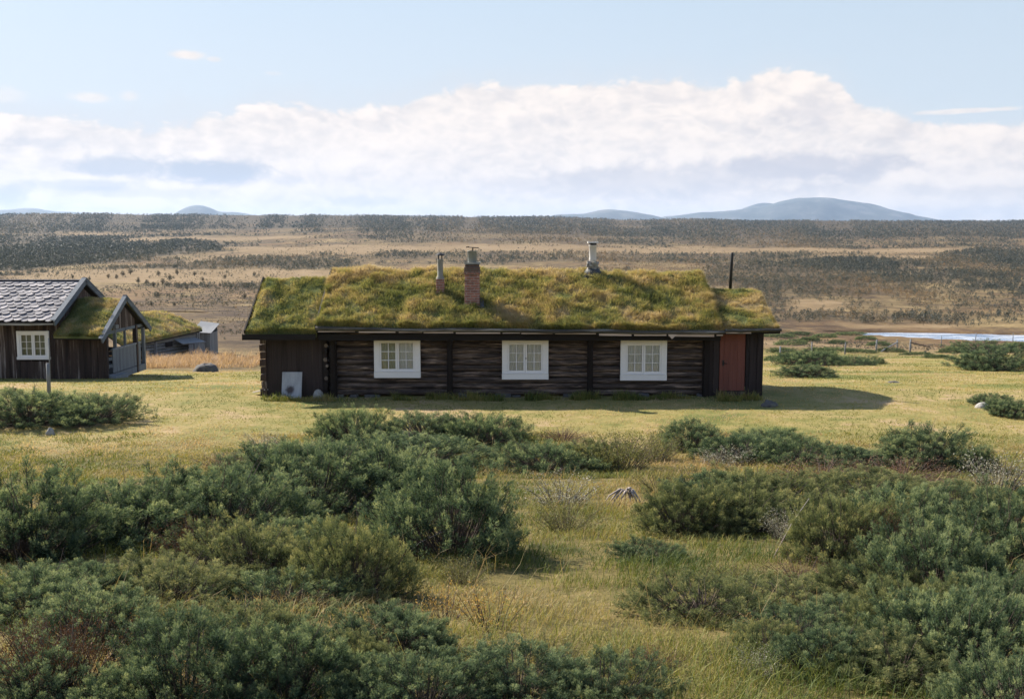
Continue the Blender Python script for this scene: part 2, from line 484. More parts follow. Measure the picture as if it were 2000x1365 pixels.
_q = NT(M['slate'].node_tree); _b = _q.n['Principled BSDF']; _s = _b.inputs['Base Color'].links[0].from_socket
_q.l.new(_q.mix(1.0, _s, _q.ramp(_q.attr('tint'), [(0, (.55, .55, .58)), (.5, (.95, .93, .93)), (1, (1.25, 1.2, 1.16))]), 'MULTIPLY'), _b.inputs['Base Color'])
M['brick'] = brick_mat()
M['pale_end'] = plain_mat('pale_end', (.6, .55, .5), .8, .2, 10)


def curtain_mat(name, col):
    m, q, b, oc = mat(name)
    s = q.node('ShaderNodeSeparateXYZ'); q.l.new(oc, s.inputs[0])
    n = q.noise(q.scl(oc, (60, 1, 8)), 1, 3, .6)
    c = q.ramp(n, [(.3, tuple(x * .82 for x in col)), (.7, col)])
    q.l.new(c, b.inputs['Base Color']); b.inputs['Roughness'].default_value = .9
    return m


M['curtain'] = curtain_mat('lace_curtain', (.82, .78, .74))
M['dim_curtain'] = curtain_mat('dim_curtain', (.26, .27, .235))
M['curtain_reflection'] = curtain_mat('reflection_tint_curtain', (.50, .48, .36))  # olive stands in for interior and foliage reflected in one sash


def glass_mat():
    m, q, b, oc = mat('window_glass')
    tr = q.node('ShaderNodeBsdfTransparent'); tr.inputs[0].default_value = (.97, .98, .97, 1)
    gl = q.node('ShaderNodeBsdfGlossy'); gl.inputs['Roughness'].default_value = .03
    fr = q.node('ShaderNodeFresnel'); fr.inputs[0].default_value = 1.5
    mx = q.node('ShaderNodeMixShader'); q.l.new(fr.outputs[0], mx.inputs[0])
    q.l.new(tr.outputs[0], mx.inputs[1]); q.l.new(gl.outputs[0], mx.inputs[2])
    q.l.new(mx.outputs[0], q.n['Material Output'].inputs[0])
    return m


M['glass'] = glass_mat()

# ------------------------------------------------------------------ land cover of the valley (map: bearing u = x/y, ln distance)
LN = math.log


def inpoly(u, v, poly):
    ins = np.zeros(u.shape, bool); n = len(poly)
    for i in range(n):
        x1, y1 = poly[i]; x2, y2 = poly[(i + 1) % n]
        c = ((y1 > v) != (y2 > v)) & (u < (x2 - x1) * (v - y1) / (y2 - y1 + 1e-12) + x1)
        ins ^= c
    return ins


def P(*uv): return [(a, LN(b)) for a, b in uv]


WOODS = [  # (density, polygon of bearing and metres)
    (1.7, P((-.75, 330), (-.51, 390), (-.42, 480), (-.37, 570), (-.33, 690), (-.28, 880), (-.285, 1000), (-.36, 1220), (-.52, 1300), (-.75, 1300))),
    (.95, P((-.75, 1420), (-.46, 1420), (-.40, 1500), (-.2, 1650), (-.1, 1560), (0, 1500), (.1, 1330), (.2, 1250), (.75, 1150), (.75, 2800), (-.75, 2800))),
    (.8, P((-.22, 880), (-.17, 860), (-.16, 1000), (-.22, 1020))),
    (.62, P((-.385, 355), (-.33, 335), (-.27, 365), (-.18, 425), (-.15, 560), (-.22, 610), (-.27, 590), (-.31, 520), (-.35, 450), (-.385, 420))),
    (.6, P((-.14, 1060), (0, 960), (.25, 900), (.5, 880), (.5, 1200), (-.14, 1500))),
    (.5, P((-.2, 600), (0, 560), (.19, 520), (.25, 560), (.28, 700), (.1, 730), (-.1, 730), (-.2, 760))),
    (.85, P((.18, 380), (.24, 250), (.34, 250), (.40, 300), (.44, 430), (.44, 560), (.3, 620), (.19, 560))),
    (.95, P((.42, 300), (.75, 280), (.75, 900), (.47, 850), (.42, 640))),
    (.55, P((.22, 200), (.30, 185), (.36, 175), (.36, 195), (.27, 230), (.22, 236))),
    (.5, P((.44, 200), (.50, 196), (.55, 215), (.5, 240), (.43, 232))),
    (.5, P((.16, 172), (.30, 168), (.75, 176), (.75, 300), (.16, 300))),
]
PALE = [
    P((-.46, 1330), (-.40, 1330), (-.38, 1480), (-.45, 1500)),
    P((-.2, 760), (0, 735), (.2, 730), (.46, 760), (.45, 880), (.2, 900), (0, 930), (-.2, 930)),
    P((-.4, 1060), (-.28, 1090), (-.2, 1180), (-.2, 1260), (-.37, 1260)),
    P((-.40, 440), (-.35, 510), (-.30, 610), (-.25, 720), (-.15, 740), (-.15, 640), (-.24, 650), (-.30, 560), (-.36, 450)),
    P((-.30, 690), (-.2, 700), (-.15, 660), (-.13, 760), (-.2, 850), (-.28, 850)),
    P((.28, 205), (.32, 200), (.345, 212), (.30, 228), (.27, 226)),
    P((.32, 158), (.44, 160), (.46, 172), (.34, 168)),
    P((-.5, 300), (-.3, 290), (-.14, 340), (-.14, 420), (-.3, 420), (-.4, 400), (-.5, 360)),
    P((.30, 640), (.44, 640), (.42, 700), (.30, 700)),
]


def cover(x, y):
    yy = np.maximum(y, 1.0)
    u = x / yy; v = np.log(yy)
    w = np.zeros_like(u); g = np.zeros_like(u); NS = 3
    for k in range(NS):
        o = 31.7 * k
        wu = u + .05 * (fbm(u * 14, v * 10, 3) - .5) + .03 * (fbm(u * 60 + o, v * 40, 2) - .5)
        wv = v + .16 * (fbm(u * 9 + 40, v * 9, 4) - .5) + .13 * (fbm(u * 50 + o, v * 34 + 7, 2) - .5)
        wk = np.zeros_like(u)
        for d, p in WOODS: wk = np.maximum(wk, d * inpoly(wu, wv, p))
        for p in PALE: g = g + inpoly(wu, wv, p) / NS
        w = w + wk / NS
    g = np.clip(g, 0, 1)
    pn = fbm(u * 11 + 70, v * 13, 4); w = w * np.clip(.35 + 2.6 * (pn - .28), .35, 1.15); w = np.maximum(w, .55 * sstep(.55, .66, pn) * (v > 5.3)); w = np.clip(np.where(v > 7.15, w * 1.25 + .25, w), 0, 1)
    w = w * (1 - .85 * g)
    return w, g


# ------------------------------------------------------------------ ground sheet
def build_ground():
    ys = np.concatenate([np.linspace(-80, 2.8, 40), np.geomspace(3, 20000, 760)])
    s = np.linspace(-1, 1, 380); s = np.sign(s) * np.abs(s) ** 1.15
    Y, S = np.meshgrid(ys, s, indexing='ij')
    X = S * (14 + np.maximum(Y, 0) * .82 + np.where(Y < 0, 40, 40 * np.exp(-np.maximum(Y, 0) / 60)))
    Z = ground_z(X, Y)
    m, n = Y.shape
    i = np.arange(m - 1)[:, None] * n + np.arange(n - 1)[None, :]
    q = np.stack([i, i + 1, i + n + 1, i + n], -1).reshape(-1, 4)
    x, y = X.ravel(), Y.ravel()
    w, g = cover(x, y)
    w = np.where(y < 150, 0, w); g = np.where(y < 100, 0, g)
    g = np.maximum(g, .9 * sstep(17, 24, x) * (1 - sstep(46, 62, x)) * sstep(62, 84, y) * (1 - sstep(118, 136, y)) * sstep(.35, .5, fbm(x / 12 + 4, y / 20, 3)))
    dark = sstep(.40, .52, fbm(x / 10, y / 22, 4)) * sstep(62, 84, y) * (1 - sstep(130, 210, y)) * sstep(-.06, -.2, x / np.maximum(y, 1)) * .8
    lawn = sstep(17.5, 24, y + 3 * (fbm(x * .2, y * .2) - .5)) * (1 - sstep(46, 92, y - 14 * sstep(4, 14, x) + 40 * (fbm(x * .08, y * .08) - .5)))
    lawn = lawn * (1 - .9 * sstep(-9, -12, x + .12 * (y - 40)) * sstep(44, 47, y))
    near = 1 - sstep(17.5, 24, y + 3 * (fbm(x * .2, y * .2) - .5))
    me = mesh_np('ground', np.stack([x, y, Z.ravel()], 1), [q], {'wood': w, 'pale': g, 'lawn': lawn, 'near': near, 'dark': dark}, True)
    mt, Q, b, oc = mat('heath_ground')
    big = Q.noise(Q.scl(oc, (.022, .008, .02)), 1, 6, .65); mid = Q.noise(oc, .16, 6, .65); fine = Q.noise(oc, 1.6, 8, .72); tiny = Q.noise(oc, 14, 4, .7)
    f = Q.math('ADD', Q.math('MULTIPLY', mid, .5), Q.math('MULTIPLY', fine, .3))
    f = Q.math('ADD', f, Q.math('MULTIPLY', big, .35))
    heath = Q.ramp(f, [(.47, (.042, .031, .022)), (.54, (.088, .060, .036)), (.60, (.17, .122, .058)), (.68, (.29, .215, .105))])
    wood = Q.ramp(mid, [(.35, (.045, .038, .027)), (.65, (.10, .074, .045))])
    palec = Q.ramp(f, [(.42, (.11, .08, .045)), (.56, (.20, .14, .075)), (.72, (.26, .19, .115))])
    lf = Q.math('ADD', Q.math('MULTIPLY', Q.noise(oc, .25, 5, .65), .6), Q.math('MULTIPLY', fine, .4))
    lawnc = Q.ramp(lf, [(.40, (.12, .135, .04)), (.47, (.215, .19, .065)), (.54, (.285, .225, .09)), (.60, (.37, .265, .15))])
    lawnc = Q.mix(Q.ramp(tiny, [(.3, .25), (.6, 0)]), lawnc, (.12, .12, .04))
    nearc = Q.ramp(fine, [(.35, (.06, .055, .022)), (.55, (.15, .12, .045)), (.7, (.22, .16, .075))])
    heath = Q.mix(Q.ramp(Q.noise(Q.scl(oc, (.03, .011, .02), (40, 7, 0)), 1, 5, .65), [(.5, 0), (.62, .55)]), heath, (.145, .085, .045))
    c = Q.mix(Q.attr('wood'), heath, wood)
    c = Q.mix(Q.attr('pale'), c, palec)
    c = Q.mix(Q.attr('dark'), c, Q.ramp(f, [(.4, (.026, .019, .015)), (.55, (.062, .042, .030)), (.7, (.12, .085, .055))]))
    c = Q.mix(Q.attr('lawn'), c, lawnc)
    c = Q.mix(Q.attr('near'), c, nearc)
    Q.l.new(c, b.inputs['Base Color']); b.inputs['Roughness'].default_value = .95; b.inputs['Specular IOR Level'].default_value = .1
    bump(Q, b, Q.math('ADD', fine, Q.math('MULTIPLY', tiny, .3)), .12, .7)
    me.materials.append(mt)
    tag(link('ground', me), kind='structure')


build_ground()


def build_river():
    x = np.linspace(42, 320, 120); c, hw = river_centre(x); hw = np.maximum(hw, 0) * 1.3 + 1.2
    V = np.concatenate([np.stack([x, c - hw, np.full_like(x, RIVER_Z)], 1), np.stack([x, c + hw, np.full_like(x, RIVER_Z)], 1)])
    i = np.arange(119); q = np.stack([i, i + 1, i + 121, i + 120], 1)
    me = mesh_np('river', V, [q])
    m, Q, b, oc = mat('river_water')
    b.inputs['Base Color'].default_value = (.10, .17, .27, 1); b.inputs['Roughness'].default_value = .12; b.inputs['Specular IOR Level'].default_value = .5
    n = Q.noise(Q.scl(oc, (.5, 1.6, 1)), 1.3, 5, .65)
    bump(Q, b, n, .25, .8)
    glint = Q.ramp(Q.noise(Q.scl(oc, (.16, 1.1, 1)), 1, 6, .7), [(.46, 0), (.60, .85)])  # pale streaks put the water's bright highlights into its colour
    cc = Q.mix(glint, (.16, .25, .38), (.80, .82, .86)); Q.l.new(cc, b.inputs['Base Color'])
    me.materials.append(m); tag(link('river', me), kind='structure')


build_river()


# ------------------------------------------------------------------ distant mountains
def mountain(name, D, prof, depth, label=None):
    px = np.array([p[0] for p in prof], float); py = np.array([p[1] for p in prof], float)
    X = (px - 1000) / 1944 * D; H = (470 - py) / 1944 * D
    xs = np.linspace(X[0], X[-1], 90); h = np.interp(xs, X, H)
    k = np.ones(5) / 5; h = np.convolve(np.pad(h, 2, 'edge'), k, 'valid')
    ts = np.linspace(-1, 1, 31); base = -60
    V = []
    for t in ts:
        f = np.cos(t * math.pi / 2) ** 1.1 if abs(t) < 1 else 0
        nz = (fbm(xs / 420 + 3, np.full_like(xs, t * depth / 420 + D / 1000), 4) - .5) * (60 + 190 * (1 - f)) * (abs(t) < 1)
        V.append(np.stack([xs * (1 + t * depth / D), np.full_like(xs, D + t * depth), EYE + base + (h - base) * f + nz], 1))
    V = np.concatenate(V); n = 90
    i = np.arange(30)[:, None] * n + np.arange(n - 1)[None, :]
    q = np.stack([i, i + 1, i + n + 1, i + n], -1).reshape(-1, 4)
    me = mesh_np(name, V, [q], smooth=True); me.materials.append(M['mountain'])
    return tag(link(name, me), label, kind='structure')


def mountain_mat():
    m, q, b, oc = mat('mountain_slope')
    n = q.noise(oc, .004, 6, .6)
    q.l.new(q.ramp(n, [(.38, (.022, .034, .034)), (.55, (.055, .062, .058)), (.68, (.12, .115, .11))]), b.inputs['Base Color']); b.inputs['Roughness'].default_value = 1
    return m


M['mountain'] = mountain_mat()
mountain('mountain', 12000, [(1240, 440), (1320, 420), (1420, 412), (1480, 408), (1510, 398), (1540, 391), (1570, 388), (1620, 390.5), (1680, 397), (1740, 411), (1790, 424), (1840, 433), (1900, 431), (1960, 440)], 1500)
mountain('mountain', 13200, [(1400, 430), (1450, 404), (1475, 398), (1500, 398), (1530, 402), (1570, 430)], 900)
mountain('mountain', 11000, [(1000, 444), (1045, 430), (1090, 422), (1140, 418), (1165, 412), (1190, 410), (1230, 414), (1275, 425), (1320, 438)], 1100)
mountain('mountain', 11500, [(325, 432), (350, 418), (368, 407), (385, 403), (400, 403), (418, 408), (434, 416), (470, 417), (520, 424), (560, 434)], 700)
mountain('mountain', 13000, [(-120, 420), (-40, 414), (20, 411), (62, 407), (92, 410), (140, 414), (200, 425), (240, 432)], 900)


# ------------------------------------------------------------------ grass blades
def blades(mb, P0, up, L, wdt, lean, tint):
    """P0 roots (N,3); up (N,3) growth direction; each a bent two-segment blade"""
    N = len(P0)
    a = rng.random(N) * 2 * math.pi
    side = np.stack([np.cos(a), np.sin(a), np.zeros(N)], 1)
    b = a + rng.normal(0, .9, N) + math.pi / 2
    bend = np.stack([np.cos(b), np.sin(b), np.zeros(N)], 1)
    L = np.broadcast_to(L, (N,))[:, None]; wd = np.broadcast_to(wdt, (N,))[:, None]; ln = np.broadcast_to(lean, (N,))[:, None]
    mid = P0 + up * L * .55 + bend * L * ln * .3
    tip = P0 + up * L * (1 - .35 * ln) + bend * L * ln * .95
    V = np.stack([P0 - side * wd, P0 + side * wd, mid + side * wd * .8, mid - side * wd * .8, tip], 1).reshape(-1, 3)
    i = np.arange(N)[:, None] * 5
    mb.raw(V, [i + np.array([[0, 1, 2, 3]]), i + np.array([[3, 2, 4]])], np.repeat(np.clip(tint, 0, 1), 5))


FOOT = []   # plan rectangles without grass


def keepout(x, y):
    k = np.zeros(x.shape, bool)
    for x0, x1, y0, y1 in FOOT: k |= (x > x0) & (x < x1) & (y > y0) & (y < y1)
    return k


# ------------------------------------------------------------------ turf roofs
def turf_slab(name, parent, front, ridge, back, thick, nx=120, nt=70, tb=0.5, hump=.07, seed=0):
    """front/ridge/back: ((x0,y0,z0),(x1,y1,z1)) lines of the roof deck; returns slab object and a point sampler"""
    f0, f1, r0, r1, b0, b1 = [np.array(p, float) for p in (*front, *ridge, *back)]
    s = np.linspace(0, 1, nx); t = np.linspace(-1, 1, nt)

    def surf(S, T, lift=True):
        S = np.asarray(S); T = np.asarray(T); S3 = S[..., None]; T3 = T[..., None]
        F = f0 + (f1 - f0) * S3; Rg = r0 + (r1 - r0) * S3; B = b0 + (b1 - b0) * S3
        Pt = np.where(T3 <= 0, Rg + (F - Rg) * (-T3), Rg + (B - Rg) * T3)
        L = np.linalg.norm(f1 - f0); Wd = np.linalg.norm(r0 - f0)
        es = np.minimum(S, 1 - S) * L; et = (1 - np.abs(T)) * Wd
        e = np.clip(np.minimum(es, et) / .22, 0, 1); e = np.sqrt(1 - (1 - e) ** 2)
        x, y = Pt[..., 0], Pt[..., 1]
        hz = hump * (fbm(x * 2.6 + seed, y * 3.0, 3) - .5) * 2.4 + hump * .8 * (fbm(x * .8 + seed, y * .8, 2) - .5) * 2
        Pt = Pt.copy(); Pt[..., 2] += thick * (.35 + .65 * e) + hz * e - .06 * np.clip(1 - np.abs(T) / .12, 0, 1)
        return Pt
    Sg, Tg = np.meshgrid(s, t, indexing='ij')
    top = surf(Sg, Tg)
    V = top.reshape(-1, 3)
    i = np.arange(nx - 1)[:, None] * nt + np.arange(nt - 1)[None, :]
    q = np.stack([i, i + nt, i + nt + 1, i + 1], -1).reshape(-1, 4)
    ring = np.concatenate([np.arange(nt), np.arange(1, nx) * nt + nt - 1, (nx - 1) * nt + np.arange(nt - 2, -1, -1), np.arange(nx - 2, 0, -1) * nt])
    low = V[ring].copy()
    Sr, Tr = Sg.ravel()[ring], Tg.ravel()[ring]
    S3, T3 = Sr[:, None], Tr[:, None]
    low = np.where(T3 <= 0, (r0 + (r1 - r0) * S3) + ((f0 + (f1 - f0) * S3) - (r0 + (r1 - r0) * S3)) * (-T3),
                   (r0 + (r1 - r0) * S3) + ((b0 + (b1 - b0) * S3) - (r0 + (r1 - r0) * S3)) * T3)
    n0 = len(V); m = len(ring); k = np.arange(m)
    sk = np.stack([ring, ring[(k + 1) % m], n0 + (k + 1) % m, n0 + k], 1)
    V = np.concatenate([V, low])
    tint = turf_tint(V[:, 0], V[:, 1], tb, seed)
    mb = MB(); mb.raw(V, [q, sk], tint)
    o = mb.build(name, M['soil'], parent, True)
    return o, surf


def turf_tint(x, y, tb, seed):
    return np.clip(tb + .05 + 1.2 * (fbm(x * .75 + seed, y * 1.0 + 3, 3) - .5) + .75 * (fbm(x * 2.6 + seed, y * 3.2, 2) - .5), 0, 1)


def turf_soil():
    m, q, b, oc = mat('turf_soil')
    n = q.noise(oc, 12, 6, .7)
    t = q.math('ADD', q.attr('tint'), q.math('MULTIPLY', q.math('SUBTRACT', n, .5), .6), clamp=True)
    c = q.ramp(t, [(0, (.06, .08, .028)), (.4, (.13, .14, .048)), (.7, (.25, .19, .085)), (1, (.32, .24, .13))])
    q.l.new(c, b.inputs['Base Color']); b.inputs['Roughness'].default_value = 1; b.inputs['Specular IOR Level'].default_value = .1
    bump(q, b, n, .05, .9)
    return m


M['soil'] = turf_soil()


def turf_blades(parent, surf, n, L, w, tb, seed, tmin=-1, tmax=.35, spill=.0, bias=None, name='grass'):
    S = rng.random(n); T = tmin + (tmax - tmin) * rng.random(n)
    if spill:
        k = n // 10
        S[:k] = rng.choice([.004, .996], k) + rng.normal(0, .003, k)
        T[k:2 * k] = -1 + rng.random(k) * .03
        S = np.clip(S, 0, 1); T = np.clip(T, -1, 1)
    P0 = surf(S, T)
    x, y = P0[:, 0], P0[:, 1]
    clump = fbm(x * 3.5 + seed, y * 4.5, 2)
    keep = rng.random(n) < np.clip((clump - .2) * 3.2, .28, 1)
    P0, x, y, clump, S, T = [v[keep] for v in (P0, x, y, clump, S, T)]
    N = len(P0)
    a = fbm(x * 1.3 + 9 + seed, y * 1.7, 2) * 12
    up = np.stack([.35 * np.cos(a) + rng.normal(0, .22, N), -.42 + .35 * np.sin(a) + rng.normal(0, .22, N), np.full(N, 1.0)], 1)
    up /= np.linalg.norm(up, axis=1)[:, None]
    ti = turf_tint(x, y, tb, seed) + rng.normal(0, .13, N)
    if bias is not None: ti = ti + bias(S, T)
    LL = L * (.45 + 1.1 * clump + .35 * rng.random(N)) * (1 + .5 * np.clip(ti - .6, 0, 1))
    mb = MB(); blades(mb, P0 - up * .02, up, LL, w, .35 + .6 * rng.random(N), ti)
    o = mb.build(name, M['turfgrass'], parent); o['kind'] = 'stuff'
    return o


# ------------------------------------------------------------------ main turf-roofed cabin
CAB = thing('turf_roofed_cabin', 'long low dark log cabin with grass growing on its roof', 'cabin', (0, 32.6, 0))
FOOT += [(-8.2, -5.4, 29.85, 34.5), (-5.7, 7.8, 29.75, 35.4)]


def log_wall(name, x0, x1, yc, z0, z1, holes, n=11, rad=.125, parent=CAB, m='log', dz=0.0):
    mb = MB(); hgt = (z1 - z0) / n
    for k in range(n):
        zc = z0 + hgt * (k + .5)
        cuts = [(x0, x1)]
        for hx0, hx1, hz0, hz1 in holes:
            if zc + hgt * .5 > hz0 + .03 and zc - hgt * .5 < hz1 - .03:
                new = []
                for a, b in cuts:
                    if hx0 > a: new.append((a, min(hx0, b)))
                    if hx1 < b: new.append((max(hx1, a), b))
                cuts = [(a, b) for a, b in new if b - a > .05]
        ph = rng.random() * 50; tn = float(np.clip(rng.normal(.5, .25), 0, 1))
        for a, b in cuts:
            m_ = max(2, int((b - a) / .35) + 1); xs = np.linspace(a, b, m_)
            wob = .012 * (vnoise(xs * .9 + ph, xs * 0 + k) - .5) * 2
            zs = zc - dz * (xs - x0) * (k + .5) / n + .014 * (vnoise(xs * .6 + ph, xs * 0 + 40) - .5) * 2
            nn = 12; ang = np.arange(nn) / nn * 2 * math.pi
            rr = rad * (1 + .10 * (vnoise(xs * 1.2 + ph, xs * 0 + 7) - .5))
            ca, sa = np.cos(ang), np.sin(ang)
            sy = np.sign(ca) * np.abs(ca) ** 1.1
            V = np.stack([np.repeat(xs, nn), (yc + wob)[:, None].repeat(nn, 1).ravel() + (rr[:, None] * sy).ravel(), np.repeat(zs, nn) + (rr[:, None] * sa * (hgt * .56 / rad)).ravel()], 1)
            q = [(i * nn + j, i * nn + (j + 1) % nn, (i + 1) * nn + (j + 1) % nn, (i + 1) * nn + j) for i in range(m_ - 1) for j in range(nn)]
            c0 = len(V); V = np.concatenate([V, [(xs[0], yc, zs[0]), (xs[-1], yc, zs[-1])]])
            t3 = [(c0, (j + 1) % nn, j) for j in range(nn)] + [(c0 + 1, (m_ - 1) * nn + j, (m_ - 1) * nn + (j + 1) % nn) for j in range(nn)]
            mb.raw(V, [q, t3], tn)
    return mb.build(name, M[m], parent, True)


WIN = [(-3.47, 1.80), (.40, 1.75), (3.98, 1.72)]     # centre x, top z
holes = [(c - .58, c + .58, t - 1.02, t - .12) for c, t in WIN]
log_wall('log_wall', -5.5, 6.15, 30.075, .02, 2.06, holes, dz=.008)
mb = MB()                                              # dark core behind the logs, side and back walls
mb.box(-5.45, 6.1, 35.0, 35.2, .0, 2.0); mb.box(-5.45, -5.3, 30.2, 35.0, 0, 2.0); mb.box(5.95, 6.1, 30.2, 35.0, 0, 2.0)
for gx0, gx1 in ((-5.6, -5.48), (6.08, 6.2)):
    mb.raw([(gx0, 30, 2), (gx1, 30, 2), (gx1, 35.2, 2), (gx0, 35.2, 2), (gx0, 32.6, 3.55), (gx1, 32.6, 3.55)],
           [[(0, 1, 5, 4), (1, 2, 3, 0), (2, 3, 4, 5)][:1], [(0, 4, 3), (1, 2, 5)], [(3, 2, 5, 4)]])
mb.box(-5.66, -5.38, 30.14, 30.3, 0, 1.95); mb.build('rear_wall', M['plank'], CAB)  # final box: added dark board blocking light at the corner gap
for X, w in ((-5.4, .19), (-1.88, .17), (2.36, .17), (5.86, .2)):
    mb = MB()
    mb.box(X - w / 2, X + w / 2, 29.80, 29.93, -.02, 1.98, .5, .004); mb.box(X - w * .33, X + w * .33, 29.76, 29.80, -.03, 1.99, .4, .003)
    mb.build('corner_post', M['post'], CAB)
for z, h, mm in ((.10, .17, 'post'), (.33, .15, 'post'), (.56, .12, 'cutlog'), (.76, .14, 'post'), (.93, .10, 'cutlog'), (1.12, .13, 'cutlog'), (1.35, .16, 'post'), (1.55, .12, 'cutlog'), (1.74, .14, 'post')):
    mb = MB(); w = random.uniform(.05, .085); x = -5.62 + random.uniform(-.03, .03)
    mb.tube([(x, 29.86 + random.uniform(-.03, .03), z), (x, 30.2, z)], [h * .48, h * .5], 7, True, random.random()); mb.build('log_end', M[mm], CAB)
# window in parts
for i, (cx, zt) in enumerate(WIN):
    w2, hh = .70, 1.23; zb = zt - hh
    yf = 29.865
    mb = MB()
    mb.box(cx - w2, cx - w2 + .17, yf, yf + .10, zb + .19, zt); mb.box(cx + w2 - .17, cx + w2, yf, yf + .10, zb + .19, zt)
    mb.box(cx - w2 + .17, cx + w2 - .17, yf + .002, yf + .10, zt - .13, zt - .002)
    win = mb.build('window', M['white'], CAB, bevel=.006)
    mb = MB(); mb.box(cx - w2 - .005, cx + w2 + .005, yf - .02, yf + .10, zb, zb + .175); mb.box(cx - w2, cx + w2, yf - .03, yf + .1, zb + .178, zb + .2)
    mb.build('sill', M['white'], win, bevel=.005)
    gy0, gy1 = zb + .2, zt - .13
    for s in (-1, 1):
        a = cx + (-(w2 - .17) if s < 0 else .003); b_ = cx + (-.003 if s < 0 else w2 - .17)
        mb = MB(); fy = yf + .018
        mb.box(a, a + .052, fy, fy + .05, gy0, gy1); mb.box(b_ - .052, b_, fy, fy + .05, gy0, gy1)
        mb.box(a + .052, b_ - .052, fy + .001, fy + .05, gy1 - .045, gy1); mb.box(a + .052, b_ - .052, fy + .001, fy + .05, gy0, gy0 + .07)
        xm = (a + b_) / 2; mb.box(xm - .012, xm + .012, fy + .006, fy + .04, gy0 + .07, gy1 - .045)
        for k in (1, 2):
            zz = gy0 + .07 + (gy1 - gy0 - .115) * k / 3
            mb.box(a + .052, xm - .012, fy + .008, fy + .04, zz - .012, zz + .012); mb.box(xm + .012, b_ - .052, fy + .008, fy + .04, zz - .012, zz + .012)
        mb.build('sash', M['white'], win, bevel=.004)
        xs = np.linspace(a + .01, b_ - .01, 60); fold = .008 * np.sin(xs * 70 + i) + .006 * np.sin(xs * 31)
        V = np.concatenate([np.stack([xs, yf + .085 + fold, np.full(60, gy0 - .05)], 1), np.stack([xs, yf + .085 + fold * .7, np.full(60, gy1 + .03)], 1)])
        k = np.arange(59); mb = MB(); mb.raw(V, [np.stack([k, k + 1, k + 61, k + 60], 1)])
        mb.build('curtain', M['curtain_reflection'] if (i == 0 and s < 0) else M['curtain'], win, True)
    mb = MB(); mb.box(cx - w2 + .2, cx + w2 - .2, yf + .045, yf + .051, gy0 + .05, gy1 - .03)
    mb.build('pane', M['glass'], win)
    if i == 1:
        mb = MB(); mb.tube([(cx + .02, yf - .004, zb + .66), (cx + .03, yf - .03, zb + .63), (cx + .03, yf - .03, zb + .55)], .012, 8); mb.build('hasp', M['iron'], win)


def plank_row(mb, x0, x1, y, z0, z1, w=.14, th=.03, batten=True, ztop=None, jit=.006):
    x = x0; k = 0
    while x < x1 - .02:
        ww = min(w * random.uniform(.85, 1.2), x1 - x); t = random.random()
        zt = z1 if ztop is None else ztop(x + ww / 2)
        yy = y + (random.uniform(-1, 1) * jit) + (-.018 if batten and k % 2 else 0)
        mb.box(x + .003, x + ww - .003 if not (batten and k % 2) else x + ww + .02, yy, yy + th, z0 + random.uniform(-.02, .02), zt, t)
        x += ww; k += 1
    return mb


# left annex
mb = MB(); plank_row(mb, -7.45, -5.6, 29.98, -.05, 1.86, .15)
mb.box(-7.5, -5.5, 34.2, 34.3, -.05, 1.86); mb.box(-7.5, -7.4, 30.05, 34.2, -.05, 1.86)
mb.raw([(-7.5, 30, 1.86), (-7.4, 30, 1.86), (-7.4, 34.3, 1.86), (-7.5, 34.3, 1.86), (-7.5, 32.2, 3.3), (-7.4, 32.2, 3.3)], [[(0, 4, 3), (1, 2, 5)], [(0, 1, 5, 4), (3, 4, 5, 2)]])
mb.build('annex_wall', M['plank'], CAB)
mb = MB()
for k in range(8):
    z = .02 + k * .225
    mb.box(-7.62 + random.uniform(-.015, .015), -7.44, 29.90 + random.uniform(-.02, .02), 30.06, z, z + .20, random.random(), .006)
mb.build('corner_post', M['brownplank'], CAB)
# right annex with the red door
mb = MB()
plank_row(mb, 5.97, 6.27, 29.93, .02, 1.95, .12); plank_row(mb, 7.08, 7.60, 29.93, .02, 1.97, .12)
mb.box(6.2, 7.62, 34.2, 34.3, 0, 1.95); mb.box(7.54, 7.62, 30.0, 34.2, 0, 1.95)
mb.box(6.27, 7.08, 30.05, 30.12, 0, 1.97)
mb.raw([(7.54, 30, 1.95), (7.62, 30, 1.95), (7.62, 34.3, 1.95), (7.54, 34.3, 1.95), (7.54, 32.2, 2.95), (7.62, 32.2, 2.95)], [[(0, 4, 3), (1, 2, 5)], [(0, 1, 5, 4), (3, 4, 5, 2)]])
mb.build('annex_wall', M['plank'], CAB)
mb = MB(); x = 6.29
for w in (.13, .15, .12, .14, .13, .10): mb.box(x + .002, x + w - .002, 29.945 + random.uniform(-.004, .004), 29.99, .17, 1.93, random.uniform(.3, .7)); x += w
dr = mb.build('door', M['door'], CAB)
mb = MB(); mb.tube([(6.40, 29.92, 1.02), (6.40, 29.885, 1.02), (6.50, 29.885, 1.0)], .012, 8); mb.box(6.37, 6.43, 29.93, 29.944, .93, 1.1); mb.build('handle', M['iron'], dr)
mb = MB(); mb.box(6.26, 7.10, 29.80, 30.0, .04, .155, .6); mb.build('threshold', M['brownplank'], CAB)
# foundation stones under the sill log
for x in np.arange(-5.3, 6.0, .55):
    if random.random() < .75:
        w, h = random.uniform(.2, .5), random.uniform(.05, .13); x_ = x + random.uniform(-.1, .1)
        mb = MB(); mb.box(x_ - w / 2, x_ + w / 2, 29.78 + random.uniform(0, .08), 30.2, -.15, h - .045, .5, .03)
        mb.build('foundation_stone', M['stone'], CAB, bevel=.02)
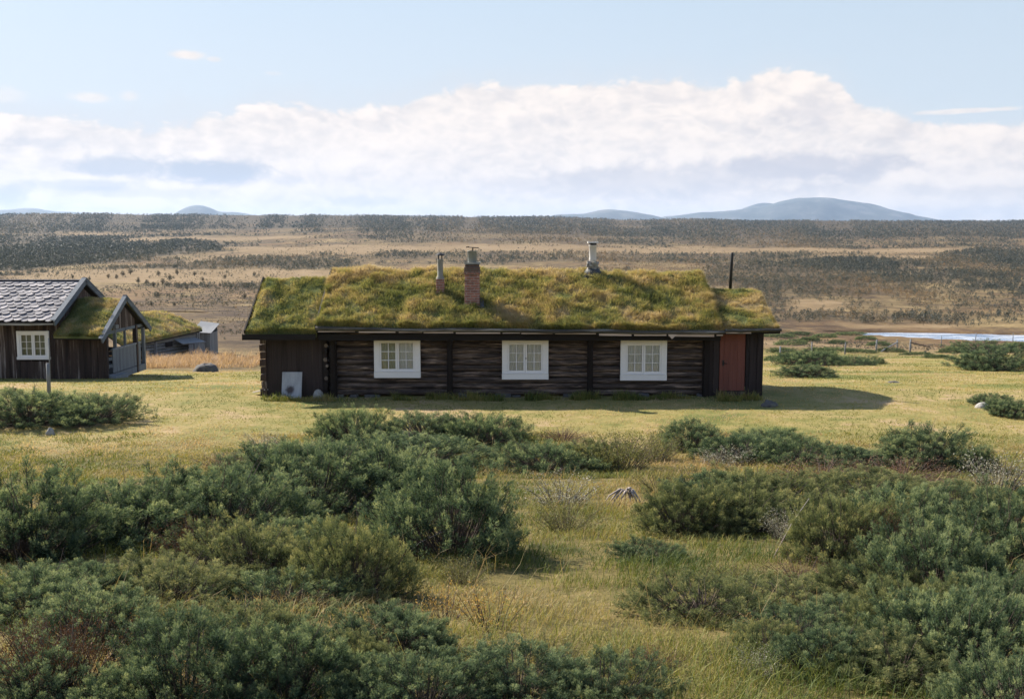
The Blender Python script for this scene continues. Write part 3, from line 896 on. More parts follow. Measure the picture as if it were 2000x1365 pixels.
# roof decks, eave boards
main_front = ((-5.80, 29.42, 2.04), (6.26, 29.42, 1.93)); main_ridge = ((-5.87, 32.6, 3.62), (6.20, 32.6, 3.55)); main_back = ((-5.80, 35.78, 2.04), (6.26, 35.78, 1.93))
annl_front = ((-7.93, 29.5, 1.87), (-5.82, 29.5, 1.84)); annl_ridge = ((-8.0, 32.2, 3.36), (-5.86, 32.2, 3.34)); annl_back = ((-7.93, 34.9, 1.87), (-5.82, 34.9, 1.84))
annr_front = ((6.28, 29.5, 1.98), (7.93, 29.5, 2.0)); annr_ridge = ((6.22, 32.2, 3.02), (7.98, 32.2, 2.98)); annr_back = ((6.28, 34.9, 1.98), (7.93, 34.9, 2.0))
mb = MB()
for fr, rg, bk in ((main_front, main_ridge, main_back), (annl_front, annl_ridge, annl_back), (annr_front, annr_ridge, annr_back)):
    for e in (fr, bk):
        a0, a1, c0, c1 = [np.array(p, float) for p in (*e, *rg)]
        d = np.array((0, 0, -.055)); mb.hexa(np.array([a0 + d, a1 + d, c1 + d, c0 + d, a0 - (0, 0, .003), a1 - (0, 0, .003), c1 - (0, 0, .003), c0 - (0, 0, .003)]))
mb.build('roof_deck', M['darkboard'], CAB)


def eave_log(name, a, b, r, m, wob=.02, y0=0, segs=30, lift=0):
    t = np.linspace(0, 1, segs); a = np.array(a, float); b = np.array(b, float)
    p = a + (b - a) * t[:, None]; ph = random.random() * 30
    p[:, 2] += wob * (vnoise(t * 9 + ph, t * 0) - .5) * 2; p[:, 1] += wob * (vnoise(t * 7 + ph, t * 0 + 5) - .5)
    mb = MB(); mb.tube(p, r * (1 + .25 * (vnoise(t * 14 + ph, t * 0 + 9) - .5)), 9); return mb.build(name, M[m], CAB, True)


eave_log('turf_log', (-5.82, 29.37, 2.10), (6.30, 29.37, 1.985), .055, 'eave')
eave_log('turf_log', (6.32, 29.44, 2.035), (8.0, 29.44, 2.06), .05, 'eave')
# pale birch bark sticking out under the turf log, in ragged lengths
x = -5.75
while x < 6.2:
    w = random.uniform(.5, 1.4)
    if random.random() < .86:
        z = 2.04 - (x + 5.8) / 12.06 * .11
        h = random.uniform(.025, .045) if x < 2 else random.uniform(.035, .075)
        w = min(w, 6.25 - x)
        mb = MB(); mb.hexa(np.array([(x, 29.375, z - h), (x + w, 29.375, z - h - random.uniform(-.012, .012)), (x + w, 29.40, z - h), (x, 29.40, z - h), (x, 29.375, z - .004), (x + w, 29.375, z - .006), (x + w, 29.40, z - .004), (x, 29.40, z - .004)]), random.random()); mb.build('birch_bark_strip', M['birchbark'], CAB)
    x += w + random.uniform(.02, .12)
mb = MB(); mb.raw([(4.62, 29.36, 1.94), (4.90, 29.36, 1.94), (4.74, 29.35, 1.80), (4.62, 29.40, 1.94), (4.90, 29.40, 1.94), (4.74, 29.38, 1.80)], [[(0, 2, 1), (3, 4, 5)], [(0, 1, 4, 3), (1, 2, 5, 4), (2, 0, 3, 5)]], .9); mb.build('birch_bark_strip', M['birchbark'], CAB)
mb = MB()
for x, w in ((6.36, .75), (7.2, .5)): mb.box(x, x + w, 29.47, 29.49, 1.955, 1.99, .6, .004) if x < 7 else None
mb.build('birch_bark_strip', M['birchbark'], CAB)
mb = MB(); mb.box(-5.78, 6.22, 29.52, 29.60, 1.74, 1.93, .4)
mb.build('wall_plate', M['darkboard'], CAB)
mb = MB(); mb.box(-8.02, -5.84, 29.43, 29.49, 1.76, 1.93, .5); mb.build('eave_board', M['darkboard'], CAB)
# verge boards at the ends of each roof
for (f, r, bk, sgn) in ((annl_front[0], annl_ridge[0], annl_back[0], -1), (main_front[0], main_ridge[0], main_back[0], -1), (annr_front[1], annr_ridge[1], annr_back[1], 1)):
    mb = MB()
    for a, b in ((f, r), (bk, r)):
        a = np.array(a) + (sgn * .03, 0, .12 if sgn < 0 else .0); b = np.array(b) + (sgn * .03, 0, .12 if sgn < 0 else .0)
        mb.bar(a, b, .04, .12, tint=.2)
    mb.build('verge_board', M['darkboard' if abs(f[0]) > 7 else 'eave'], CAB)
# turf
slabL, sfL = turf_slab('turf_roof', CAB, annl_front, annl_ridge, annl_back, .20, 60, 60, .42, .06, 4)
turf_blades(slabL, sfL, 16000, .10, .006, .42, 4, spill=.1)
slabR, sfR = turf_slab('turf_roof', CAB, annr_front, annr_ridge, annr_back, .20, 60, 60, .45, .05, 8)
turf_blades(slabR, sfR, 13000, .10, .006, .46, 8, spill=.1)
slabM, sfM = turf_slab('turf_roof', CAB, main_front, main_ridge, main_back, .19, 300, 100, .46, .082, 0)
turf_blades(slabM, sfM, 100000, .165, .006, .44, 0, spill=.1, bias=lambda S, T: .22 * sstep(-.45, -.1, T) + .16 * sstep(-.8, -.97, T) - .06)


# chimneys
def roof_y(y): return 2.15 + (y - 29.42) * .50


chim = MB()
cx, cy = -1.22, 30.62
zc = [(2.62, .25), (3.55, .245)]
for z0, z1, hw, j in ((2.45, 2.72, .245, .0), (2.72, 3.42, .225, 0), (3.42, 3.66, .22, 0), (3.66, 3.90, .24, 0), (3.90, 3.97, .215, 0)):
    chim.box(cx - hw, cx + hw, cy - hw, cy + hw, z0, z1, .5)
c1 = chim.build('chimney', M['brick'], CAB, bevel=.012)
mb = MB(); mb.box(cx - .24, cx + .24, cy - .24, cy + .24, 3.972, 4.03, .5, .01); mb.build('collar', M['cement'], c1)
mb = MB(); mb._lathe((cx, cy), [(.135, 4.03), (.135, 4.36), (.15, 4.37), (.15, 4.385), (.12, 4.385), (.115, 4.2)], 20, .5); mb.build('pot', M['zinc'], c1, True)
mb = MB(); mb.tube([(cx + .02, cy, 4.25), (cx + .02, cy, 4.5)], .018, 8); mb.bar((cx - .18, cy, 4.50), (cx + .20, cy, 4.475), .26, .025); mb.bar((cx - .18, cy, 4.485), (cx - .10, cy, 4.515), .22, .02)
mb.build('cowl', M['iron'], c1)
mb = MB(); mb.box(cx - .36, cx + .40, cy - .42, cy + .1, 2.56, 2.64, .5, .025); mb.bar((cx + .31, cy - .3, 2.66), (cx + .28, cy + .2, 2.92), .12, .04); mb.build('flashing', M['stone'], c1)

chim = MB(); cx, cy = -2.24, 31.15
chim.box(cx - .125, cx + .125, cy - .12, cy + .12, 2.75, 3.52, .5)
c2 = chim.build('chimney', M['brick'], CAB, bevel=.012)
mb = MB(); mb._lathe((cx, cy), [(.13, 3.50), (.12, 3.56), (.09, 3.6), (.085, 4.10), (.095, 4.12), (.07, 4.12), (.06, 3.9)], 14, .5); mb.build('flue_pipe', M['cement'], c2, True)
mb = MB()
for k in range(4):
    a = k * math.pi / 2 + .78; mb.box(cx + .075 * math.cos(a) - .012, cx + .075 * math.cos(a) + .012, cy + .075 * math.sin(a) - .012, cy + .075 * math.sin(a) + .012, 4.1, 4.24)
mb.lathe((cx, cy), [(.15, 4.235), (.14, 4.26), (.05, 4.31), (.001, 4.33)], 14); mb.build('cap', M['iron'], c2)

cx, cy = 2.62, 32.45
mb = MB(); mb.lathe((cx, cy), [(.125, 4.02), (.12, 4.1), (.12, 4.52), (.135, 4.53), (.135, 4.55)], 18); c3 = mb.build('chimney', M['whitepipe'], CAB, True)
mb = MB()
for k in range(5):
    a = k * 2 * math.pi / 5; mb.bar((cx, cy, 4.585), (cx + .12 * math.cos(a), cy + .12 * math.sin(a), 4.585), .04, .055)
mb.lathe((cx, cy), [(.07, 4.54), (.07, 4.62)], 10); mb.build('vent_stub', M['lead'], c3)
mb = MB(); mb.box(cx - .17, cx + .17, cy - .17, cy + .17, 4.615, 4.66, .5, .006); mb.build('cap', M['whitepipe'], c3)
mb = MB()
for k in range(3):
    for s in range(5):
        a = s * 1.26 + k * .6; r = .13
        mb.box(cx + r * math.cos(a) - .07, cx + r * math.cos(a) + .07, cy + r * math.sin(a) - .07, cy + r * math.sin(a) + .07, 3.78 + .085 * k, 3.855 + .085 * k, .5, .012)
mb.build('stone_base', M['palestone'], c3)
mb = MB(); mb._lathe((cx, cy), [(.33, 3.57), (.29, 3.68), (.20, 3.79), (.13, 3.80)], 22); mb.box(cx - .30, cx + .26, cy - .45, cy - .1, 3.47, 3.54, .5, .02); mb.build('lead_skirt', M['lead'], c3)
mb = MB(); mb.tube([(7.05, 32.2, 3.0), (7.075, 32.2, 3.9), (7.09, 32.2, 4.27), (7.09, 32.2, 4.32)], [.05, .05, .05, .035], 12); mb.build('stove_pipe', M['iron'], CAB, True)

# things leaning on or lying by the cabin
TB = thing('metal_sheet', 'pale grey sheet with a dark round stain leaning on the dark plank wall', 'sheet', (-6.65, 29.75, 0))


def sheet_mat():
    m, q, b, oc = mat('stained_sheet')
    v = q.node('ShaderNodeVectorMath', operation='DISTANCE'); q.l.new(oc, v.inputs[0]); v.inputs[1].default_value = (-.05, -.02, .22)
    n = q.noise(oc, 14, 5, .7); n3 = q.noise(q.scl(oc, (8, 8, 1)), 1, 4, .6)
    d = q.math('ADD', v.outputs['Value'], q.math('MULTIPLY', q.math('SUBTRACT', n, .5), .16))
    c = q.ramp(n3, [(.3, (.27, .28, .30)), (.7, (.40, .405, .42))])
    c = q.mix(q.maprange(d, .17, .07), c, (.055, .04, .04))
    q.l.new(c, b.inputs['Base Color']); b.inputs['Roughness'].default_value = .65
    return m


M['stained'] = sheet_mat()
mb = MB(); mb.hexa(np.array([(-6.95, 29.66, -.02), (-6.35, 29.66, -.04), (-6.35, 29.69, -.04), (-6.95, 29.69, -.02), (-6.96, 29.92, .74), (-6.36, 29.92, .74), (-6.36, 29.95, .74), (-6.96, 29.95, .74)]))
mb.build('panel', M['stained'], TB)


def rock(label, x, y, w, h, mname='stone', d=None, name='rock', seed=0, group=None, rough=.3):
    n, m = 22, 12
    th = np.linspace(0, 2 * math.pi, n, endpoint=False); ph = np.linspace(-.5, 1.5707, m)
    T, Pp = np.meshgrid(th, ph, indexing='ij')
    X, Y, Z = np.cos(T) * np.cos(Pp), np.sin(T) * np.cos(Pp), np.sin(Pp)
    r = 1 + rough * 2 * (fbm(X * 1.7 + seed * 3.7 + 5, Y * 1.7 + Z * 1.3 + seed, 3) - .5)
    r = np.round(r * 7) / 7 * .5 + r * .5
    d = d or w * .8
    V = np.stack([X * r * w / 2, Y * r * d / 2, Z * r * h], -1).reshape(-1, 3)
    k = np.arange(n)[:, None] * m + np.arange(m - 1)[None, :]; k2 = (np.arange(n)[:, None] + 1) % n * m + np.arange(m - 1)[None, :]
    q = np.stack([k, k2, k2 + 1, k + 1], -1).reshape(-1, 4)
    me = mesh_np(name, V, [q], {'tint': np.full(len(V), .5)}, True); me.materials.append(M[mname])
    o = link(name, me); o.location = (x, y, gz(x, y) - .02)
    return tag(o, label, 'rock', group)


rock('pale rounded stone lying against the dark plank wall beside the leaning grey sheet', -5.85, 29.72, .36, .26, 'palestone', .3, seed=1)
mb = MB(); bx, by = at(500, 764); b0 = gz(bx, by)
mb.bar((-7.95, 30.5, b0 + .10), (-7.45, 29.95, b0 + .26), .18, .03, tint=.9)
tag(mb.build('board', M['pale_end']), 'short pale board propped against the left end of the long cabin', 'board')
x, y = at(1502, 794); rock('rough grey stone on the shaded grass in front of the red door', x, y, .42, .20, 'stone', seed=2, rough=.45)
x, y = at(400, 726); rock('large grey boulder in the straw grass between the two cabins', x, y, 1.1, .42, 'stone', seed=5)
x, y = at(98, 848); rock('pale grey stone at the foot of the juniper bush below the wooden post', x, y, .22, .17, 'palestone', seed=3)
x, y = at(1918, 796); rock('smooth whitish boulder in front of the juniper at the right edge', x, y, .40, .17, 'palestone', seed=8, rough=.12)
x, y = at(1745, 747); rock('flat grey stone lying alone on the open lawn right of the cabin', x, y, .5, .07, 'stone', seed=9)

# ------------------------------------------------------------------ slate-roofed cabin on the left
SLC = thing('slate_roofed_cabin', 'brown plank cabin with a slate roof, white window and turf roofed porch', 'cabin', (-18, 40, -.6))
FOOT += [(-28, -15.7, 37.9, 43)]
WY = 38.0; B = -.75
mb = MB()
plank_row(mb, -27, -18.92, WY, B, 1.55, .13, .03, True); plank_row(mb, -17.78, -17.32, WY, B, 1.55, .12, .03, True)
plank_row(mb, -18.92, -17.78, WY, B, .08, .13, .03, True); plank_row(mb, -18.92, -17.78, WY, 1.14, 1.55, .13, .03, True)
mb.box(-27, -17.4, 42.6, 42.7, B, 1.55); mb.box(-17.45, -17.35, 38.04, 42.6, B, 1.55)
mb.raw([(-17.45, 38, 1.55), (-17.35, 38, 1.55), (-17.35, 42.7, 1.55), (-17.45, 42.7, 1.55), (-17.45, 40.3, 2.8), (-17.35, 40.3, 2.8)], [[(0, 4, 3), (1, 2, 5)], [(0, 1, 5, 4), (3, 4, 5, 2)]])
mb.build('plank_wall', M['brownplank'], SLC)
cx, zt, w2, hh = -18.36, 1.26, .62, 1.10; zb = zt - hh; yf = WY - .06
mb = MB()
mb.box(cx - w2, cx - w2 + .11, yf, yf + .08, zb + .1, zt); mb.box(cx + w2 - .11, cx + w2, yf, yf + .08, zb + .1, zt)
mb.box(cx - w2 + .11, cx + w2 - .11, yf + .002, yf + .08, zt - .11, zt - .002); mb.box(cx - w2 - .02, cx + w2 + .02, yf - .02, yf + .08, zb, zb + .1)
win = mb.build('window', M['white'], SLC, bevel=.005)
for s in (-1, 1):
    a = cx + (-(w2 - .11) if s < 0 else .003); b_ = cx + (-.003 if s < 0 else w2 - .11); gy0, gy1 = zb + .1, zt - .11; fy = yf + .02
    mb = MB(); mb.box(a, a + .06, fy, fy + .05, gy0, gy1); mb.box(b_ - .06, b_, fy, fy + .05, gy0, gy1)
    mb.box(a + .06, b_ - .06, fy + .001, fy + .05, gy1 - .05, gy1); mb.box(a + .06, b_ - .06, fy + .001, fy + .05, gy0, gy0 + .07)
    xm = (a + b_) / 2; mb.box(xm - .011, xm + .011, fy + .006, fy + .04, gy0 + .07, gy1 - .05)
    for k in (1, 2):
        zz = gy0 + .07 + (gy1 - gy0 - .12) * k / 3
        mb.box(a + .06, xm - .011, fy + .008, fy + .04, zz - .011, zz + .011); mb.box(xm + .011, b_ - .06, fy + .008, fy + .04, zz - .011, zz + .011)
    mb.build('sash', M['white'], win, bevel=.003)
    xs = np.linspace(a, b_, 50); fold = .03 * np.sin(xs * 40)
    V = np.concatenate([np.stack([xs, yf + .2 + fold, np.full(50, gy0)], 1), np.stack([xs, yf + .2 + fold * .7, np.full(50, gy1)], 1)])
    k = np.arange(49); mb = MB(); mb.raw(V, [np.stack([k, k + 1, k + 51, k + 50], 1)]); mb.build('curtain', M['dim_curtain'], win, True)
mb = MB(); mb.box(cx - w2 + .13, cx + w2 - .13, yf + .045, yf + .051, zb + .12, zt - .13); mb.build('pane', M['glass'], win)
# slates
EV, RG = np.array((37.45, 1.64)), np.array((40.3, 3.05))
mb = MB(); rows = 13
sl_ = np.array((RG[0] - EV[0], RG[1] - EV[1])); Ls = np.linalg.norm(sl_); sl_ = sl_ / Ls; nrm = np.array((-sl_[1], sl_[0]))
for side in (0, 1):
    for r_ in range(rows):
        for c_ in range(34):
            x = -17.30 - (c_ + .5 * (r_ % 2)) * .31 - .16 + random.uniform(-.03, .03)
            p = (r_ - .25) * Ls / rows; h = Ls / rows * 1.75; w = .165; j = random.uniform(-.04, .04); lf = .024 + random.uniform(0, .022)
            out = [(-w, .42), (-w * .62, .10), (0, 0), (w * .62, .10), (w, .42), (w, 1), (-w, 1)]
            V = []
            for dz in (0, .018):
                for u, v in out:
                    d = p + v * h + j * (1 - v); off = lf * (1 - v) * 1.6 + .012 + dz
                    yz = EV + sl_ * d + nrm * off
                    yy = yz[0] if side == 0 else 2 * RG[0] - yz[0]
                    V.append((min(x + u, -17.2), yy, yz[1]))
            q4 = [(k, (k + 1) % 7, 7 + (k + 1) % 7, 7 + k) for k in range(7)]
            mb.raw(V, [q4 + [(7, 8, 9, 10), (7, 10, 11, 12)], [(7, 12, 13)]], random.random())
mb.build('slate_roof', M['slate'], SLC)
mb = MB()
for ey in (37.45, 43.15):
    mb.hexa(np.array([(-28, ey, 1.56), (-17.28, ey, 1.56), (-17.28, 40.3, 2.97), (-28, 40.3, 2.97), (-28, ey, 1.635), (-17.28, ey, 1.635), (-17.28, 40.3, 3.045), (-28, 40.3, 3.045)]))
mb.box(-28, -17.25, 40.2, 40.4, 3.075, 3.12, .3)
mb.build('roof_deck', M['darkboard'], SLC)
mb = MB(); mb.box(-28, -17.3, 37.42, 37.45, 1.52, 1.60, .9); mb.build('eave_board', M['eave'], SLC)
for a, b in (((-17.22, 37.35, 1.60), (-17.22, 40.32, 3.09)), ((-17.22, 43.25, 1.60), (-17.22, 40.28, 3.09))):
    mb = MB(); mb.bar(a, b, .05, .22, tint=.4); mb.bar(np.array(a) + (-.06, 0, .12), np.array(b) + (-.06, 0, .12), .2, .03, tint=.6); mb.build('barge_board', M['greyboard'], SLC)
# porch
X1 = -15.6
mb = MB(); plank_row(mb, -17.32, X1, WY + .0, B, .96, .13, .03, True)
mb.build('porch_wall', M['brownplank'], SLC)
pf = ((-17.35, 37.5, 1.02), (-15.5, 37.5, 1.0)); pr = ((-17.35, 39.85, 2.28), (-15.5, 39.85, 2.26)); pb = ((-17.35, 42.2, 1.02), (-15.5, 42.2, 1.0))
slabP, sfP = turf_slab('turf_roof', SLC, pf, pr, pb, .17, 50, 60, .35, .06, 15)
turf_blades(slabP, sfP, 12000, .11, .006, .33, 15, spill=.1, tmax=.6, bias=lambda S, T: .28 * sstep(.55, .85, S) - .1)
mb = MB()
for e in (pf, pb):
    a0, a1, c0, c1_ = [np.array(p, float) for p in (*e, *pr)]; d = np.array((0, 0, -.05))
    mb.hexa(np.array([a0 + d, a1 + d, c1_ + d, c0 + d, a0 - (0, 0, .003), a1 - (0, 0, .003), c1_ - (0, 0, .003), c0 - (0, 0, .003)]))
mb.build('porch_deck', M['darkboard'], SLC)
for a, b in (((-15.44, 37.3, .93), (-15.44, 39.88, 2.42)), ((-15.44, 42.4, .93), (-15.44, 39.82, 2.42))):
    mb = MB(); mb.bar(a, b, .05, .19, tint=.45); mb.bar(np.array(a) + (-.05, 0, .11), np.array(b) + (-.05, 0, .11), .16, .03, tint=.7); mb.build('barge_board', M['greyboard'], SLC)
mb = MB(); y = 38.75
while y < 40.95:
    z1 = 2.15 - abs(y + .06 - 39.85) * .56; mb.box(X1 - .03, X1, y, y + .115, 1.22, z1, random.random()); y += .12
mb.build('gable_boards', M['brownplank'], SLC)
for y, w, zl in ((38.08, .14, B), (38.98, .11, .46), (40.0, .08, .46), (41.12, .16, B), (42.0, .12, B)):
    mb = MB(); mb.box(X1 - w / 2 - .03, X1 + w / 2 - .03, y - w / 2, y + w / 2, zl, 1.22 if y < 41.9 else 1.05, random.random()); mb.build('post', M['brownplank'] if w > .12 else M['greyplank'], SLC)
mb = MB(); mb.box(X1 - .12, X1 + .16, 38.72, 38.95, 1.28, 1.42, .9); mb.build('beam_end', M['greyplank'], SLC)
mb = MB(); mb.box(X1 - .09, X1 + .01, 38.15, 42.05, 1.10, 1.22, .6); mb.build('tie_beam', M['greyboard'], SLC)
mb = MB(); y = 38.62
while y < 41.5:
    mb.box(X1 - .02, X1 + .02, y, y + .10, -.45, .44, random.uniform(.2, .8)); y += .108
mb.box(X1 - .05, X1 + .05, 38.58, 41.55, .44, .50, .95)
mb.build('railing', M['greyplank'], SLC)
mb = MB()
for z in (-.22, .06): mb.bar((X1 - .5, 38.12, z - .02), (X1 - .02, 38.62, z + .06), .04, .13, tint=.9)
mb.build('bench', M['greyplank'], SLC)
mb = MB(); mb.box(-17.3, X1 + .02, 38.06, 42.0, B, -.48, .5); mb.box(X1 - .2, X1 + .32, 38.1, 39.3, B, -.52, .7); mb.build('porch_floor', M['greyplank'], SLC)
mb = MB()
for k in range(4): mb.tube([(-17.3, 42.05, -.45 + k * .19), (X1 - .05, 42.05, -.45 + k * .19)], .09, 8, True, random.random())
mb.build('low_wall', M['brownplank'], SLC)

# ------------------------------------------------------------------ turf-roofed outbuilding behind
OB = thing('turf_roofed_shed', 'low grey log outbuilding sunk in straw grass under a turf roof', 'shed', (-21.5, 60.5, -2.4))
ax = np.array((.339, .941)); up_ = np.array((-.941, .339))


def ob(s, t, z): p = np.array((-21.8, 58.0)) + ax * s + up_ * t; return (p[0], p[1], z)


FOOT.append((-24, -19.5, 57.5, 64))
of = (ob(-1.5, -.25, -1.36), ob(5.5, -.25, -.98)); orr = (ob(-1.5, 2.5, .02), ob(5.3, 2.5, .10)); obk = (ob(-1.5, 5.2, -1.3), ob(5.5, 5.2, -1.0))
slabO, sfO = turf_slab('turf_roof', OB, of, orr, obk, .2, 60, 50, .45, .07, 23)
turf_blades(slabO, sfO, 9000, .16, .009, .42, 23, spill=.1, tmax=.4)
mb = MB()
for e in (of, obk):
    a0, a1, c0, c1_ = [np.array(p, float) for p in (*e, *orr)]; d = np.array((0, 0, -.07))
    mb.hexa(np.array([a0 + d, a1 + d, c1_ + d, c0 + d, a0 - (0, 0, .003), a1 - (0, 0, .003), c1_ - (0, 0, .003), c0 - (0, 0, .003)]))
mb.build('roof_deck', M['darkboard'], OB)
mb = MB()
for k in range(9):
    z = -2.7 + k * .19
    if z < -1.15: mb.tube([ob(-1.2, 0, z), ob(5.2, 0, z + .02)], .098, 8, True, random.random())
    mb.tube([ob(5.15, -.15, z), ob(5.15, 5.0, z)], .098, 8, True, random.random())
for k in range(8): mb.tube([ob(2, 0, -1.3 + .05 * k), ob(5.2, 0, -1.25 + .05 * k)], .06, 8, True, random.random()) if k < 4 else None
mb.build('log_wall', M['greylog'], OB)
mb = MB(); mb.bar(ob(5.28, -.1, -2.8), ob(5.28, -.1, -1.0), .14, .14, up=(1, 0, 0)); mb.build('corner_post', M['greyplank'], OB)
mb = MB(); mb.bar(ob(1.2, -.12, -2.8), ob(1.2, -.12, -1.2), .14, .14, up=(1, 0, 0)); mb.build('corner_post', M['greyplank'], OB)
mb = MB(); a = np.array(ob(2.1, -.13, 0)); b = np.array(ob(2.75, -.13, 0))
mb.hexa(np.array([a + (0, 0, -1.72), b + (0, 0, -1.72), b + (-.03, .04, -1.72), a + (-.03, .04, -1.72), a + (0, 0, -1.42), b + (0, 0, -1.42), b + (-.03, .04, -1.42), a + (-.03, .04, -1.42)])); mb.build('hatch', M['darkboard'], OB)
mb = MB(); mb.hexa(np.array([ob(2.9, -.75, -1.60), ob(4.9, -.95, -1.66), ob(4.9, -.1, -1.40), ob(2.9, -.1, -1.34), ob(2.9, -.75, -1.56), ob(4.9, -.95, -1.62), ob(4.9, -.1, -1.36), ob(2.9, -.1, -1.30)])); mb.build('lean_to_roof', M['greyplank'], OB)
mb = MB()
for s in np.arange(3.4, 4.85, .14): mb.bar(ob(s, -.85, -2.8), ob(s, -.85, -1.66), .13, .03, up=(1, -.3, 0), tint=random.random())
mb.build('lean_to_wall', M['greyplank'], OB)
SH = thing('plank_shed', 'small grey board shed with a pale sheet roof behind the turf roofed outbuilding', 'shed', (-19.8, 64.6, -2.4))
mb = MB(); x = -20.6
while x < -19.62: mb.box(x, x + .125, 64.2, 64.24, -2.9, -1.28, random.random()); x += .13
mb.box(-19.68, -19.62, 64.26, 66, -2.9, -1.28); mb.box(-20.6, -20.54, 64.26, 66, -2.9, -1.28); mb.box(-20.6, -19.62, 66, 66.06, -2.9, -.9); mb.build('wall', M['greyplank'], SH)
mb = MB(); mb.hexa(np.array([(-20.75, 64.05, -1.2), (-19.45, 64.05, -1.27), (-19.5, 66.2, -.82), (-20.75, 66.2, -.66), (-20.75, 64.05, -1.17), (-19.45, 64.05, -1.24), (-19.5, 66.2, -.79), (-20.75, 66.2, -.63)])); mb.build('roof', M['sheet'], SH)
mb = MB(); px_, py_ = at(96, 771); z0 = gz(px_, py_)
mb.tube([(px_, py_, z0 - .2), (px_ + .01, py_, z0 + .5), (px_ + .005, py_, z0 + .98)], [.06, .055, .05], 9)
tag(mb.build('post', M['greyplank'], None, True), 'weathered grey wooden post standing before the slate roofed cabin', 'post')
mb = MB(); mb.tube([(px_ + .02, py_ + .05, z0 + .2), (px_ + .05, py_ + .06, z0 + 1.4), (px_ + .04, py_ + .06, z0 + 1.75)], [.02, .018, .014], 7)
tag(mb.build('pole', M['greyplank'], None, True), 'thin grey pole rising beside the wooden post by the slate roofed cabin', 'pole')

# ------------------------------------------------------------------ shrubs
def quadleaf(mb, P0, d, L, Wd, tint, nrm=None):
    """diamond leaves: base P0, direction d"""
    N = len(P0)
    r = rng.normal(0, 1, (N, 3)) if nrm is None else nrm
    s = np.cross(d, r); s /= np.linalg.norm(s, axis=1)[:, None] + 1e-9
    L = np.broadcast_to(L, (N,))[:, None]; Wd = np.broadcast_to(Wd, (N,))[:, None]
    V = np.stack([P0, P0 + d * L * .45 + s * Wd, P0 + d * L, P0 + d * L * .45 - s * Wd], 1).reshape(-1, 3)
    i = np.arange(N)[:, None] * 4
    mb.raw(V, [i + np.array([[0, 1, 2, 3]])], np.repeat(np.clip(tint, 0, 1), 4))


def unit(v): return v / (np.linalg.norm(v, axis=-1, keepdims=True) + 1e-9)


